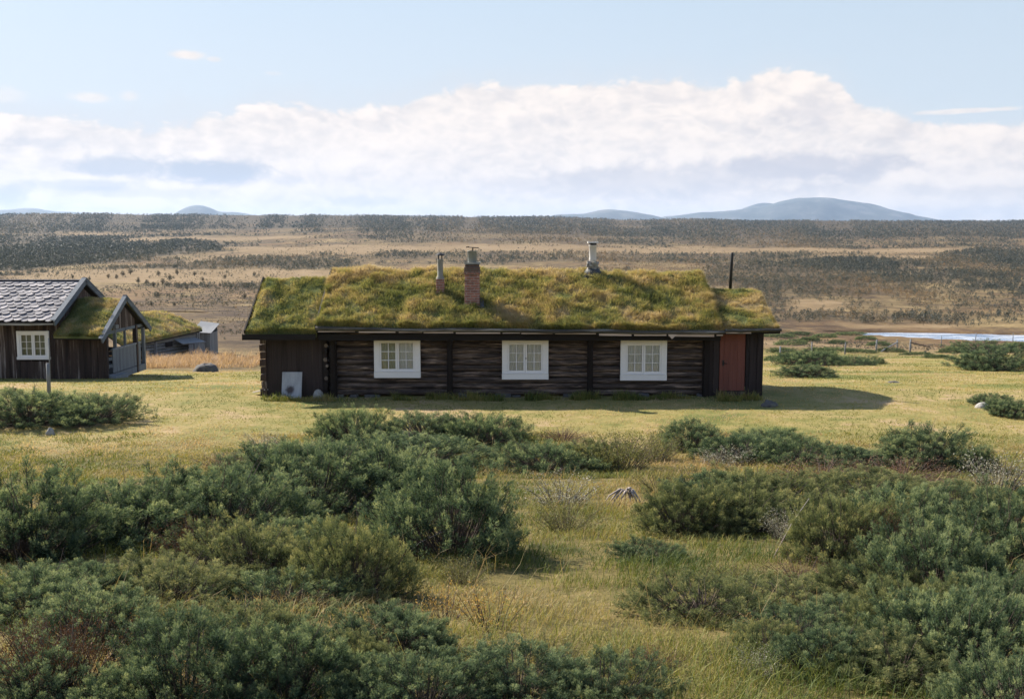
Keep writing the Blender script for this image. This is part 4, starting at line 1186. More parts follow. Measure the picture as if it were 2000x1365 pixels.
def juniper_meshes(seed, Rr=.9, H=.85, npuff=270, per=52, up_=.5, psize=1.0, lobes=5):
    """juniper: branches fanning out from one root, each ending in short dense needle puffs; returns (foliage, branches)"""
    g = np.random.default_rng(seed)
    mb = MB(); st = MB()
    lc = unit(np.stack([g.normal(0, 1, lobes), g.normal(0, 1, lobes), np.abs(g.normal(0, .5, lobes))], 1)); la = .16 + .22 * g.random(lobes)

    def hull(d):
        k = np.full(len(d), .74)
        for c, a_ in zip(lc, la): k = np.maximum(k, .74 + a_ * np.clip((d @ c - .62) / .38, 0, 1) ** .6)
        return k
    n_in = int(npuff * .28); n_all = npuff + n_in
    z = .10 + .89 * g.random(n_all) ** 1.1; ph = g.random(n_all) * 6.283; rr = np.sqrt(1 - z * z)
    d = np.stack([rr * np.cos(ph), rr * np.sin(ph), z], 1)
    k = hull(d) * (1 + g.normal(0, .11, n_all)); k[npuff:] *= .6 + .22 * g.random(n_in)
    C = d * k[:, None] * np.array((Rr, Rr, H)); C[:, 2] = np.maximum(C[:, 2], .10 * H) + .03
    na, ka = 10, 5                      # long arms reaching past the mound
    zz = .15 + .65 * g.random(na); pp = g.random(na) * 6.283; q_ = np.sqrt(1 - zz * zz)
    ad = np.stack([q_ * np.cos(pp), q_ * np.sin(pp), zz], 1)
    kk = hull(ad)[:, None] * (.92 + .09 * np.arange(ka))[None, :]
    AC = (ad[:, None] * kk[..., None]).reshape(-1, 3) * np.array((Rr, Rr, H)) + g.normal(0, .02, (na * ka, 3))
    AC[:, 2] = np.maximum(AC[:, 2], .12 * H) + .03
    C = np.concatenate([C[:npuff], AC, C[npuff:]]); d = np.concatenate([d[:npuff], np.repeat(ad, ka, 0), d[npuff:]]); npuff += na * ka; n_all += na * ka
    ax = unit(d * np.array((1, 1, .7)) * .75 + np.array((0, 0, up_)) + g.normal(0, .28, (n_all, 3)))
    ln = (.15 + .13 * g.random(n_all)) * psize; rd = (.050 + .030 * g.random(n_all)) * psize
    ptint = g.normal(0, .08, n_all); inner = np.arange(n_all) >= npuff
    # sprigs of every puff
    idx = np.repeat(np.arange(n_all), np.where(inner, per // 2, per)); n = len(idx)
    t = g.random(n) ** .85; a = g.random(n) * 6.283
    A_ = ax[idx]; s1 = unit(np.cross(A_, g.normal(0, 1, (n_all, 3))[idx])); s2 = np.cross(A_, s1)
    rad = s1 * np.cos(a)[:, None] + s2 * np.sin(a)[:, None]
    ro = rd[idx] * np.sqrt(g.random(n)) * (1.15 - t) ** .6 * (.55 + .45 * np.minimum(1, t * 4))
    Pp = C[idx] + A_ * ((t - .75) * ln[idx])[:, None] + rad * ro[:, None]
    dirn = unit(A_ * .8 + rad * .55 + np.array((0, 0, .2)) + g.normal(0, .22, (n, 3)))
    tint = .10 + .55 * t * np.where(inner[idx], .5, 1) + ptint[idx] + g.normal(0, .08, n) + .10 * (ro / rd[idx])  # tips paler as new growth and as if sunlit; inner puffs darkened like shade
    m = 7; Ls = (.032 + .022 * g.random(n)) * psize
    sI = (np.arange(m) / m)[None, :, None]
    q1 = unit(np.cross(dirn, g.normal(0, 1, (n, 3)))); q2 = np.cross(dirn, q1)
    an = g.random((n, 1)) * 6.28 + np.arange(m)[None, :] * 2.4
    perp = q1[:, None] * np.cos(an)[..., None] + q2[:, None] * np.sin(an)[..., None]
    nb = Pp[:, None] + dirn[:, None] * (Ls[:, None, None] * sI)
    nd = unit(dirn[:, None] * .75 + perp * .75)
    nl = (.017 + .010 * g.random((n, m)))[..., None] * psize; nw = .0032 * psize
    sd_ = unit(np.cross(nd, g.normal(0, 1, (n, m, 3))))
    V = np.stack([nb - sd_ * nw, nb + sd_ * nw, nb + nd * nl], 2).reshape(-1, 3)
    f = mesh_np('juniper_foliage', V, [np.arange(n * m)[:, None] * 3 + np.array([[0, 1, 2]])], {'tint': np.clip(np.repeat(tint, 3 * m), 0, 1)})
    # one branch for every third puff, bent from the root
    for i in range(0, n_all, 3):
        e = C[i]; b0 = np.array((e[0] * .25, e[1] * .25, 0)); c1 = (b0 + e) / 2 + np.array((e[0], e[1], -H * .5)) * .12
        tb = np.array([0, .3, .6, .98])[:, None]; st.tube((1 - tb) ** 2 * b0 + 2 * tb * (1 - tb) * c1 + tb ** 2 * e, [.014, .010, .007, .003], 5, False, g.random())
    for i in range(6):
        a = g.random() * 6.283; zf = .35 + .5 * g.random(); e = np.array((Rr * math.cos(a) * (1 - zf * .6), Rr * math.sin(a) * (1 - zf * .6), H * (zf + .42)))
        tb = np.array([0, .4, .75, 1])[:, None]; st.tube(e * tb * np.array((1, 1, 1)) + g.normal(0, .03, (4, 3)), [.008, .006, .004, .0015], 5, False, .9)
    n = 1800
    d = unit(g.normal(0, 1, (n, 3))); d[:, 2] = np.abs(d[:, 2]); r = .15 + .5 * g.random(n)
    quadleaf(st, d * np.array((Rr, Rr, H * .85)) * r[:, None], unit(d + g.normal(0, .6, (n, 3))), .10, .0035, g.random(n))
    s = mesh_np('juniper_stems', np.concatenate(st.V), [np.concatenate(st.F[4])], {'tint': np.concatenate(st.T)}, True)
    return f, s


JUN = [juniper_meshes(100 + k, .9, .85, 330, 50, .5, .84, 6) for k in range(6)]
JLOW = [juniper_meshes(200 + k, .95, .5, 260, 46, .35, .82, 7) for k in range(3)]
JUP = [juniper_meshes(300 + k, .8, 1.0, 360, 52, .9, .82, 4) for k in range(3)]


def twig_meshes(seed, nst=40, Rr=.7, H=.8, nleaf=34, ll=.035, lw=.009, tall=.25, bend=.35, tint0=.5):
    """thin stems with leaves (willow, dwarf birch)"""
    g = np.random.default_rng(seed); lf = MB(); st = MB()
    for s in range(nst):
        ph = g.random() * 6.283; r = Rr * math.sqrt(g.random())
        end = np.array((r * math.cos(ph), r * math.sin(ph), H * (.55 + .55 * g.random()) * (1 - tall * (r / Rr) ** 2)))
        base = np.array((end[0] * .35, end[1] * .35, 0.0)); ctl = (base + end) / 2 + np.array((end[0], end[1], 0)) * -bend * .5 + g.normal(0, .04, 3)
        b = lambda t: ((1 - t) ** 2)[:, None] * base + (2 * t * (1 - t))[:, None] * ctl + (t ** 2)[:, None] * end
        tb = np.linspace(0, 1, 6); st.tube(b(tb), np.linspace(.007, .0018, 6), 4, False, g.random())
        t = .25 + .75 * g.random(nleaf); A = b(t) + g.normal(0, .045, (nleaf, 3)); T = unit(b(np.minimum(t + .02, 1.02)) - b(t - .02))
        d = unit(T * .7 + g.normal(0, .6, (nleaf, 3)))
        ti = tint0 + .25 * (t - .5) + g.normal(0, .17, nleaf) + g.normal(0, .06)
        quadleaf(lf, A, d, ll * (.6 + .7 * g.random(nleaf)), lw, ti)
    f = mesh_np('leaf_mass', np.concatenate(lf.V), [np.concatenate(lf.F[4])], {'tint': np.concatenate(lf.T)})
    s = mesh_np('stem_mass', np.concatenate(st.V), [np.concatenate(st.F[4])], {'tint': np.concatenate(st.T)}, True)
    return f, s


WIL = [twig_meshes(400 + k, 46, .7, .75, 42, .036, .008) for k in range(3)]
GOLD = [twig_meshes(420 + k, 26, .6, .8, 16, .055, .010, .2, .2) for k in range(2)]
RED = [twig_meshes(440 + k, 70, .8, .5, 60, .018, .006) for k in range(2)]
GRN = [twig_meshes(460 + k, 80, .8, .75, 60, .034, .006, .2, .1) for k in range(2)]


def mat_copy(me, m):
    """the same foliage in another material: its own mesh data"""
    key = (me.name, m)
    if key not in _MC:
        c = me.copy(); c.materials.clear(); c.materials.append(M[m]); _MC[key] = c
    return _MC[key]


_MC = {}
VARS = {'J': (JUN, 'juniper', 'juniper_bush', 'juniper bush', .9, .95), 'Y': (JUN, 'juniper_yellow', 'juniper_bush', 'juniper bush', .9, .95),
        'L': (JLOW, 'juniper', 'juniper_bush', 'juniper bush', .95, .58), 'M': (JLOW, 'juniper_yellow', 'juniper_bush', 'juniper bush', .95, .58),
        'U': (JUP, 'juniper', 'juniper_bush', 'juniper bush', .8, 1.1), 'W': (WIL, 'willow', 'willow_shrub', 'willow shrub', .7, .8),
        'G': (GOLD, 'goldleaf', 'golden_shrub', 'shrub', .6, .85), 'R': (RED, 'redleaf', 'heath_shrub', 'heath shrub', .8, .52),
        'V': (GRN, 'greenwillow', 'willow_shrub', 'willow shrub', .8, .8), 'D': (RED, 'deadneedle', 'heath_shrub', 'heath shrub', .8, .52)}
_vi = [0]


def shrub(kind, px, py, wpx, hpx, label, group=None, depth=.8, parts=True):
    """stands on the ground under a point read from the photograph; width and height in metres follow from its distance"""
    vs, mt, nm, cat, r0, h0 = VARS[kind]
    X, Dd = at(px, py); k = Dd / 1944
    w = wpx * k * (1.28 if py > 820 else 1.08); dp = w * depth; dl = math.atan2(py - 470, 1944)
    h = max(.2, hpx * k * (1.15 if py > 820 else 1.1) - .25 * dp * math.sin(dl))
    yc = Dd + dp * .42; xc = X * yc / Dd
    _vi[0] += 1
    f, s = vs[_vi[0] % len(vs)]
    rz = random.uniform(-.5, .5) + (math.pi if random.random() < .5 else 0)
    o = thing(nm, label, cat, (xc, yc, gz(xc, yc) - .02), group, rz)
    o.scale = (w / 2 / r0, dp / 2 / r0, h / h0)
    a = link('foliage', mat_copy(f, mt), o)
    if parts: link('stems', mat_copy(s, 'bark'), o)
    return o


g1 = 'junipers filling the near slope'
SHRUBS = [
    # near slope, left mass
    ('J', 60, 1105, 300, 190, 'dark juniper at the left edge, the hindmost of the big mass below the lawn'),
    ('J', 250, 1075, 320, 165, 'dark spreading juniper below the straw lawn, second from the left edge in the hind row'),
    ('J', 430, 1070, 320, 180, 'dark juniper in the middle of the hind row with a shaded hollow before it'),
    ('J', 610, 1020, 300, 160, 'blue green juniper joining the hind row to the large round bush by the grass strip'),
    ('J', 880, 1105, 290, 205, 'large round blue green juniper casting shadow on the grass strip'),
    ('J', 770, 1000, 260, 150, 'dense juniper just behind the large round bush by the grass strip'),
    ('J', 800, 925, 270, 85, 'flat topped juniper in the row in front of the middle window'),
    ('L', 590, 930, 240, 70, 'low juniper stretching left from the flat topped row before the cabin'),
    ('L', 690, 872, 150, 68, 'juniper nearest the lawn below the left window of the long cabin'),
    ('J', 830, 868, 140, 58, 'small dark juniper on the lawn edge below the first corner post'),
    ('L', 940, 872, 150, 62, 'low juniper on the lawn edge left of the middle window'),
    ('Y', 500, 1150, 250, 150, 'light grey green juniper leaning over the shaded hollow in the big mass'),
    ('Y', 690, 1180, 220, 180, 'yellowish juniper in front of the large round bush, its branches upswept'),
    ('J', 70, 1225, 260, 140, 'juniper at the left edge between the hind row and the dark brown heather'),
    ('Y', 330, 1200, 250, 120, 'long low juniper with pale tips in the middle of the left mass'),
    ('J', 190, 1290, 260, 150, 'juniper above the dark brown heather in the lower left'),
    ('J', 360, 1420, 340, 220, 'broad bright tipped juniper at the bottom of the photo, left of the middle'),
    ('J', 560, 1400, 300, 200, 'dome shaped juniper at the bottom next to the reddish dead twigs'),
    ('L', 560, 1205, 260, 90, 'flat juniper between the light grey green bush and the bottom dome'),
    ('J', 780, 1300, 240, 130, 'juniper with a rusty brown heart beside the golden leaved shrub'),
    ('Y', 700, 1330, 160, 110, 'small yellow green juniper over reddish twigs near the bottom dome'),
    ('J', 830, 1425, 270, 150, 'juniper at the bottom edge below the rusty hearted bush'),
    ('J', 1010, 1400, 270, 140, 'juniper at the bottom edge below the golden leaved shrub'),
    ('J', 1180, 1410, 230, 130, 'juniper at the bottom edge where the grass strip ends'),
    ('J', 60, 1420, 260, 150, 'juniper in the lower left corner'),
    ('J', 180, 1190, 220, 110, 'juniper wedged between the left edge bush and the long low pale tipped one'),
    ('Y', 440, 1290, 240, 120, 'grey green juniper behind the broad bright tipped bush at the bottom'),
    ('J', 590, 1120, 200, 110, 'shaded juniper between the hollow and the light grey green bush'),
    ('J', 240, 1420, 200, 120, 'dark juniper low at the bottom, between brown heather and the bright tipped bush'),
    ('J', 690, 1400, 160, 110, 'small juniper at the bottom edge right of the dome shaped bush'),
    ('L', 560, 1290, 200, 80, 'flat pale juniper just above the bottom dome'),
    # near slope, right mass
    ('J', 1930, 1250, 200, 160, 'juniper at the right edge above the big lower right bush'),
    ('Y', 1700, 1190, 180, 110, 'olive juniper below the dense olive bush, its right side shaded'),
    ('L', 1560, 1265, 190, 60, 'low juniper in the grass behind the dark flanked bush'),
    ('Y', 1870, 1010, 200, 70, 'low olive juniper in front of the narrow dark bush on the right'),
    ('J', 1400, 1000, 200, 90, 'juniper behind the spiky olive bush at the upper right of the grass strip'),
    ('Y', 1340, 1050, 200, 120, 'spiky olive juniper bordering the grass strip beside the bleached dead roots'),
    ('Y', 1480, 1010, 240, 110, 'yellow green juniper behind the pale dead stalks on the right'),
    ('Y', 1640, 1105, 200, 160, 'dense olive juniper standing right of the pale dead stalks'),
    ('J', 1760, 1090, 240, 150, 'dark juniper with a black hollow in the right mass'),
    ('Y', 1700, 995, 230, 80, 'low olive juniper behind the dense olive bush on the right'),
    ('J', 1830, 1200, 260, 200, 'bluish green juniper with nodding pale tips on the right'),
    ('J', 1960, 1120, 240, 170, 'dark juniper at the right edge behind the bluish nodding bush'),
    ('J', 1870, 1340, 320, 220, 'big dark juniper filling the lower right corner'),
    ('Y', 1760, 1260, 220, 150, 'brownish green juniper left of the lower right corner bush'),
    ('M', 1370, 1225, 260, 95, 'low creeping juniper alone in the grass at the lower middle'),
    ('M', 1560, 1200, 260, 55, 'flat creeping juniper among grass in front of the dense olive bush'),
    ('J', 1620, 1330, 210, 120, 'juniper with a dark left flank at the foot of the right mass'),
    ('Y', 1740, 1360, 240, 120, 'yellowish low juniper at the bottom edge on the right'),
    ('L', 1270, 1100, 130, 40, 'small grey creeping juniper lying in the grass strip'),
    ('M', 1500, 1290, 160, 50, 'mat of juniper in the grass left of the dark flanked bush'),
    ('L', 1990, 1430, 260, 150, 'juniper at the very bottom right corner'),
    # hedge like row on the lawn edge
    ('J', 1350, 885, 115, 62, 'dark round juniper on the lawn edge below the third window'),
    ('L', 1450, 905, 170, 55, 'low juniper mixed with silver leaves behind the right mass'),
    ('L', 1570, 915, 160, 55, 'low dark juniper left of the box shaped bush'),
    ('J', 1680, 915, 120, 45, 'small dark juniper touching the box shaped bush'),
    ('U', 1790, 922, 160, 92, 'dense dark box shaped juniper on the lawn edge'),
    ('U', 1905, 925, 56, 62, 'narrow dark juniper right of the gap beside the box shaped bush'),
    ('L', 1060, 925, 190, 65, 'low juniper in front of the middle window with reddish heather behind it'),
    ('Y', 1150, 920, 110, 60, 'olive juniper between the low bush and the yellow green willow'),
    # on and beyond the lawn
    ('J', 60, 840, 190, 80, 'juniper at the left edge below the slate roofed cabin'),
    ('J', 175, 836, 160, 72, 'juniper on the lawn right of the wooden post, joined to the edge bush'),
    ('U', 1576, 738, 126, 32, 'boat shaped juniper on the lawn just right of the red door'),
    ('L', 1660, 714, 100, 20, 'low juniper row behind the boat shaped bush'),
    ('L', 1580, 715, 130, 34, 'rounded juniper right behind the boat shaped bush'),
    ('J', 1935, 726, 150, 52, 'broad dark juniper at the right edge near the river'),
    ('L', 1920, 690, 130, 26, 'juniper strip behind the broad bush at the right edge'),
    ('J', 1970, 818, 90, 42, 'juniper at the right edge standing behind the whitish boulder'),
    ('L', 1935, 795, 90, 24, 'flat juniper arm reaching left to the whitish boulder'),
    # others
    ('W', 1100, 1000, 150, 80, 'silvery pale willow shrub in the middle of the grass strip'),
    ('V', 1105, 1045, 160, 60, 'low green willow at the foot of the silvery shrub'),
    ('V', 1210, 925, 170, 80, 'yellow green willow thicket below the third window of the cabin'),
    ('W', 1415, 915, 120, 45, 'silver leaved willow in front of the lawn edge row'),
    ('W', 1950, 965, 150, 90, 'tall silver willow at the right edge behind the right mass'),
    ('W', 1530, 1060, 90, 70, 'bleached half dead willow between the olive junipers'),
    ('W', 520, 888, 90, 52, 'small willow with dry pale leaves alone on the lawn edge left of the junipers'),
    ('G', 960, 1240, 150, 110, 'golden leaved shrub with upright shoots in the grass strip'),
    ('G', 870, 1215, 110, 90, 'thin golden shrub beside the yellowish upswept juniper'),
    ('R', 1600, 955, 220, 60, 'reddish brown heath shrub behind the olive junipers on the right'),
    ('R', 1760, 950, 200, 55, 'reddish twiggy shrub in front of the box shaped juniper'),
    ('R', 1100, 868, 110, 30, 'reddish heather patch on the lawn edge below the middle window'),
    ('R', 440, 925, 130, 40, 'rusty heath shrub on the straw lawn above the left junipers'),
    ('D', 130, 1400, 260, 210, 'dark brown heather filling the lower left between junipers'),
    ('D', 370, 1115, 140, 110, 'dark brown dead shrub in the shaded hollow of the left mass'),
    ('D', 720, 1290, 130, 80, 'rust red dead twigs under the small yellow green juniper'),
    ('R', 1850, 985, 170, 50, 'brown twiggy shrub in front of the narrow dark juniper on the right'),
    ('V', 1290, 965, 120, 50, 'yellow green willow just behind the spiky olive juniper'),
    ('R', 1690, 1030, 150, 55, 'reddish heath shrub between two olive junipers in the right mass'),
    ('V', 1080, 1310, 130, 50, 'low green willow in the grass beside the golden leaved shrub'),
    ('R', 1270, 1330, 130, 45, 'small rusty heath shrub in the grass at the bottom'),
    ('V', 900, 1150, 130, 60, 'grassy green willow in the shadow of the large round juniper'),
    ('W', 1850, 1110, 120, 70, 'small silvery willow between the dark junipers on the right'),
    ('G', 1480, 1250, 80, 60, 'small golden shrub rising from the creeping junipers'),
    ('V', 1275, 905, 110, 62, 'yellow green willow left of the dark round juniper on the lawn edge'),
    ('L', 1500, 880, 130, 40, 'thin low juniper strip on the lawn edge right of the dark round one'),
    ('L', 1640, 1240, 180, 60, 'low dark juniper between the flat creeping bush and the olive one'),
    ('Y', 1450, 1048, 180, 100, 'olive juniper between the spiky olive bush and the bleached willow'),
    ('D', 60, 1330, 200, 120, 'dark brown leafless heath at the left edge low in the photo'),
    ('D', 560, 1340, 180, 90, 'dark brown twigs in the gap between the two bottom junipers'),
    ('D', 1730, 1110, 150, 120, 'dark dead brush in the black hollow of the right mass'),
    ('V', 1440, 1150, 130, 40, 'low grey green willow in the grass right of the creeping juniper'),
    ('W', 1480, 1330, 110, 50, 'small silvery willow in the grass at the bottom right of the middle'),
    ('R', 1560, 1150, 150, 60, 'twiggy brown shrub at the foot of the dense olive juniper'),
]
for s in SHRUBS: shrub(*s[:6])
for px, py, w, h in [(1520, 660, 60, 9), (1560, 655, 50, 7), (1545, 675, 70, 12), (1582, 668, 40, 12), (1610, 660, 60, 8), (1635, 672, 40, 9), (1660, 655, 70, 7), (1690, 664, 50, 8),
                     (1600, 690, 60, 12), (1635, 686, 70, 10), (1530, 690, 60, 12), (1560, 700, 70, 12), (1680, 690, 60, 10), (1715, 676, 60, 10), (1740, 688, 50, 10), (1790, 694, 60, 8), (1510, 705, 40, 12), (1860, 690, 60, 12), (1830, 700, 50, 9), (1985, 683, 60, 16), (1700, 712, 60, 16)]:
    shrub('L', px, py, w, h, 'low green juniper clump on the pale slope between the lawn and the river', 'junipers scattered before the river', .5, False)

# bleached roots and loose branches
RT = MB(); x0, y0 = at(1225, 985); z0 = gz(x0, y0)
for k, (dx, dz) in enumerate(((-.30, -.02), (-.22, .0), (-.12, -.01), (.05, -.02), (.14, 0), (-.33, .05), (.2, .0), (-.05, .0))):
    h = .16 + .05 * random.random()
    RT.tube([(x0 + .04, y0 + .02, z0 + h), (x0 + dx * .35, y0 - .04 * k % .1, z0 + h + .05), (x0 + dx * .8, y0 - .06, z0 + .10 + dz), (x0 + dx * 1.1, y0 - .10 + .03 * (k % 3), z0 - .02)], [.024, .018, .011, .004], 6, True, random.random())
RT.tube([(x0 + .05, y0, z0 + .1), (x0 + .03, y0 + .02, z0 + .25)], [.04, .028], 8)
tag(RT.build('dead_root', M['deadwood'], None, True), 'bleached tangle of dead roots lying on the grass strip', 'dead root')
for (pa, pb, r, lab) in (((1505, 1090), (1570, 965), .006, 'pale dead branch rising between the olive junipers'), ((785, 1092), (868, 1033), .006, 'thin dry stalk leaning against the large round juniper'), ((475, 1050), (520, 1025), .008, 'short bare stick poking out of the light grey green juniper')):
    xa, ya = at(*pa); ya -= .1; za = gz(xa, ya) + .02
    k = ya / 1944; ln = (pb[0] - pa[0]) * k; hh = (pa[1] - pb[1]) * k
    mb = MB(); mb.tube([(xa, ya, za), (xa + ln * .5, ya - .05, za + hh * .55 + .03), (xa + ln, ya - .05, za + hh)], [r, r * .8, r * .4], 6); tag(mb.build('dead_branch', M['deadwood'], None, True), lab, 'branch')

# ------------------------------------------------------------------ fence and gate by the river
FP = [(1523, 706, 30), (1585, 692, 18), (1650, 692, 24), (1711, 688, 25), (1752, 684, 22), (1777, 689, 27), (1838, 679, 24), (1905, 668, 18), (1978, 668, 18)]
fx, fy = at(1711, 688)
FN = thing('fence', 'wire fence on thin wooden posts with a braced gate before the river', 'fence', (fx, fy, gz(fx, fy)))
tops = []
for px, py, h in FP:
    x, y = at(px, py); z = gz(x, y); H = max(.95, h * y / 1944); tops.append((x, y, z, H))
    mb = MB(); r = .055 if px not in (1777, 1711) else .08
    mb.tube([(x, y, z - .2), (x + random.uniform(-.03, .03), y, z + H)], [r, r * .85], 8, True, random.uniform(.3, .9)); mb.build('post', M['greyplank'], FN, True)
for f in (.4, .68, .93):
    mb = MB()
    for a, b in zip(tops[:-1], tops[1:]):
        mb.tube([(a[0], a[1], a[2] + a[3] * f), ((a[0] + b[0]) / 2, (a[1] + b[1]) / 2, (a[2] + a[3] * f + b[2] + b[3] * f) / 2 - .04), (b[0], b[1], b[2] + b[3] * f)], .008, 4)
    mb.build('wire', M['iron'], FN)
for i, j, m in ((4, 3, 'greyplank'), (5, 6, 'brownplank')):
    a, b = tops[i], tops[j]
    mb = MB(); mb.bar((a[0], a[1] - .09, a[2] + a[3] * .75), (a[0] + (b[0] - a[0]) * .92, b[1] - .09, b[2] + .08), .07, .09); mb.build('brace', M[m], FN)

# ------------------------------------------------------------------ grass
def near_grass():
    N = 470000
    D = 3.0 + (24 - 3.0) * rng.random(N); u = (rng.random(N) * 2 - 1)
    x, y = u * (.62 * D + 5), D
    keep = ~keepout(x, y) & (rng.random(N) < np.clip(1.25 - y / 40, .3, 1))
    c = fbm(x * 1.6, y * 1.6, 3); keep &= rng.random(N) < np.clip((c - .3) * 4, .08, 1)
    x, y, c = x[keep], y[keep], c[keep]; n = len(x)
    z = ground_z(x, y)
    up = unit(np.stack([rng.normal(.12, .25, n), rng.normal(-.05, .25, n), np.ones(n)], 1))
    patch = fbm(x * .55 + 20, y * .55, 3)
    ti = .40 + 1.5 * (patch - .5) + rng.normal(0, .14, n)
    L = (.05 + .19 * np.clip((fbm(x * .9 + 50, y * .9, 3) - .25) * 1.8, .1, 1)) * (.5 + .8 * rng.random(n)) * (1 - .35 * sstep(15, 22, y))
    mb = MB(); blades(mb, np.stack([x, y, z - .01], 1), up, L, np.maximum(.0022, .00030 * y), .3 + .6 * rng.random(n), ti)
    # taller seeding stalks
    n = 1300; D = 5.5 + 17 * rng.random(n); x = (rng.random(n) * 2 - 1) * .6 * D; y = D
    k = fbm(x * .7 + 80, y * .7, 2) > .48; x, y = x[k], y[k]; n = len(x)
    up = unit(np.stack([rng.normal(.15, .22, n), rng.normal(0, .22, n), np.ones(n)], 1))
    blades(mb, np.stack([x, y, ground_z(x, y)], 1), up, .3 + .3 * rng.random(n), np.maximum(.0012, .00020 * y), .4 + .4 * rng.random(n), np.clip(.8 + rng.normal(0, .1, n), 0, 1))
    tag(mb.build('meadow_grass', M['grass']), 'yellow green rough grass growing between the junipers on the near slope', 'grass', kind='stuff')


near_grass()


def lawn_grass():
    N = 420000
    D = np.sqrt(18 ** 2 + (92 ** 2 - 18 ** 2) * rng.random(N) ** 2.1); u = (rng.random(N) * 2 - 1)
    x, y = u * (.55 * D + 5), D
    keep = ~keepout(x, y) & (rng.random(N) < np.clip((fbm(x * 2.2, y * 2.2, 2) - .2) * 2.5, .15, 1))
    keep &= ~((x < -10.5) & (y > 46)) & ((y < 55) | ((x > 6) & (rng.random(N) < np.clip((95 - y) / 40, 0, 1))))
    x, y = x[keep], y[keep]; n = len(x)
    up = unit(np.stack([rng.normal(.2, .8, n), rng.normal(-.1, .8, n), np.ones(n)], 1))
    patch = fbm(x * .22 + 20, y * .3, 4); p2 = fbm(x * 1.1, y * 1.3 + 7, 2)
    # the mown ground by the houses is greener, the shoulder above the junipers drier
    ti = .46 + 2.6 * (patch - .5) + .9 * (p2 - .5) + rng.normal(0, .10, n) + .10 * sstep(26, 21, y) - .08 * sstep(26, 30, y) * (1 - sstep(33, 40, y))
    wall = np.clip(1 - np.abs(y - 29.4) / .5, 0, 1) * (np.abs(x) < 7.8)
    L = (.03 + .045 * rng.random(n)) * (1 + .9 * (p2 - .4)) * (1 + .8 * wall * rng.random(n)) * (1 + .5 * sstep(25, 21, y))
    mb = MB(); blades(mb, np.stack([x, y, ground_z(x, y) - .005], 1), up, L, .00032 * y, .3 + .6 * rng.random(n), ti)
    tag(mb.build('lawn_grass', M['lawnblade']), 'short yellow green grass of the lawn round the cabins', 'grass', kind='stuff')


lawn_grass()


def straw():
    N = 26000
    y = 46 + 13 * rng.random(N); x = -9.5 - 14 * rng.random(N)
    k = ~keepout(x, y) & (fbm(x * .5, y * .3, 3) > .34 + .18 * sstep(-13.5, -11, x)) & (y > 45.2 + 4.5 * fbm(x * .9, y * .5, 3) + rng.random(N))
    x, y = x[k], y[k]; n = len(x)
    up = unit(np.stack([rng.normal(.15, .2, n), rng.normal(0, .2, n), np.ones(n)], 1))
    mb = MB(); blades(mb, np.stack([x, y, ground_z(x, y) - .01], 1), up, (.22 + .48 * rng.random(n)) * np.clip(.1 + 1.9 * (fbm(x * .8, y * .8, 2) - .18), .2, 1.6), .010, .2 + .4 * rng.random(n), rng.random(n))
    tag(mb.build('straw_grass', M['straw']), 'tall pinkish straw grass standing round the grey outbuilding', 'grass', kind='stuff')


straw()


def wall_weeds():
    """rough tufts along the foot of the long cabin's wall"""
    N = 16000
    x = -7.6 + 15.4 * rng.random(N); y = 29.55 - .5 * rng.random(N) ** 1.5
    k = fbm(x * 1.4, y * 2, 3) > .50; x, y = x[k], y[k]; n = len(x)
    up = unit(np.stack([rng.normal(0, .2, n), rng.normal(-.1, .15, n), np.ones(n)], 1))
    mb = MB(); blades(mb, np.stack([x, y, ground_z(x, y) - .01], 1), up, (.06 + .3 * rng.random(n) ** 2) * (.2 + 1.6 * fbm(x * 1.3 + 30, y, 2)), .007, .2 + .5 * rng.random(n), .35 + .9 * (fbm(x * .7, y, 2) - .5) + rng.normal(0, .12, n))
    tag(mb.build('wall_weeds', M['grass']), 'rough green weeds along the foot of the long cabin wall', 'weeds', kind='stuff')


wall_weeds()

# ------------------------------------------------------------------ far woods
M['scrub'] = foliage_mat('scrub_foliage', [(0, (.045, .056, .052)), (.35, (.092, .098, .082)), (.6, (.165, .135, .095)), (1, (.32, .21, .11))], .25)


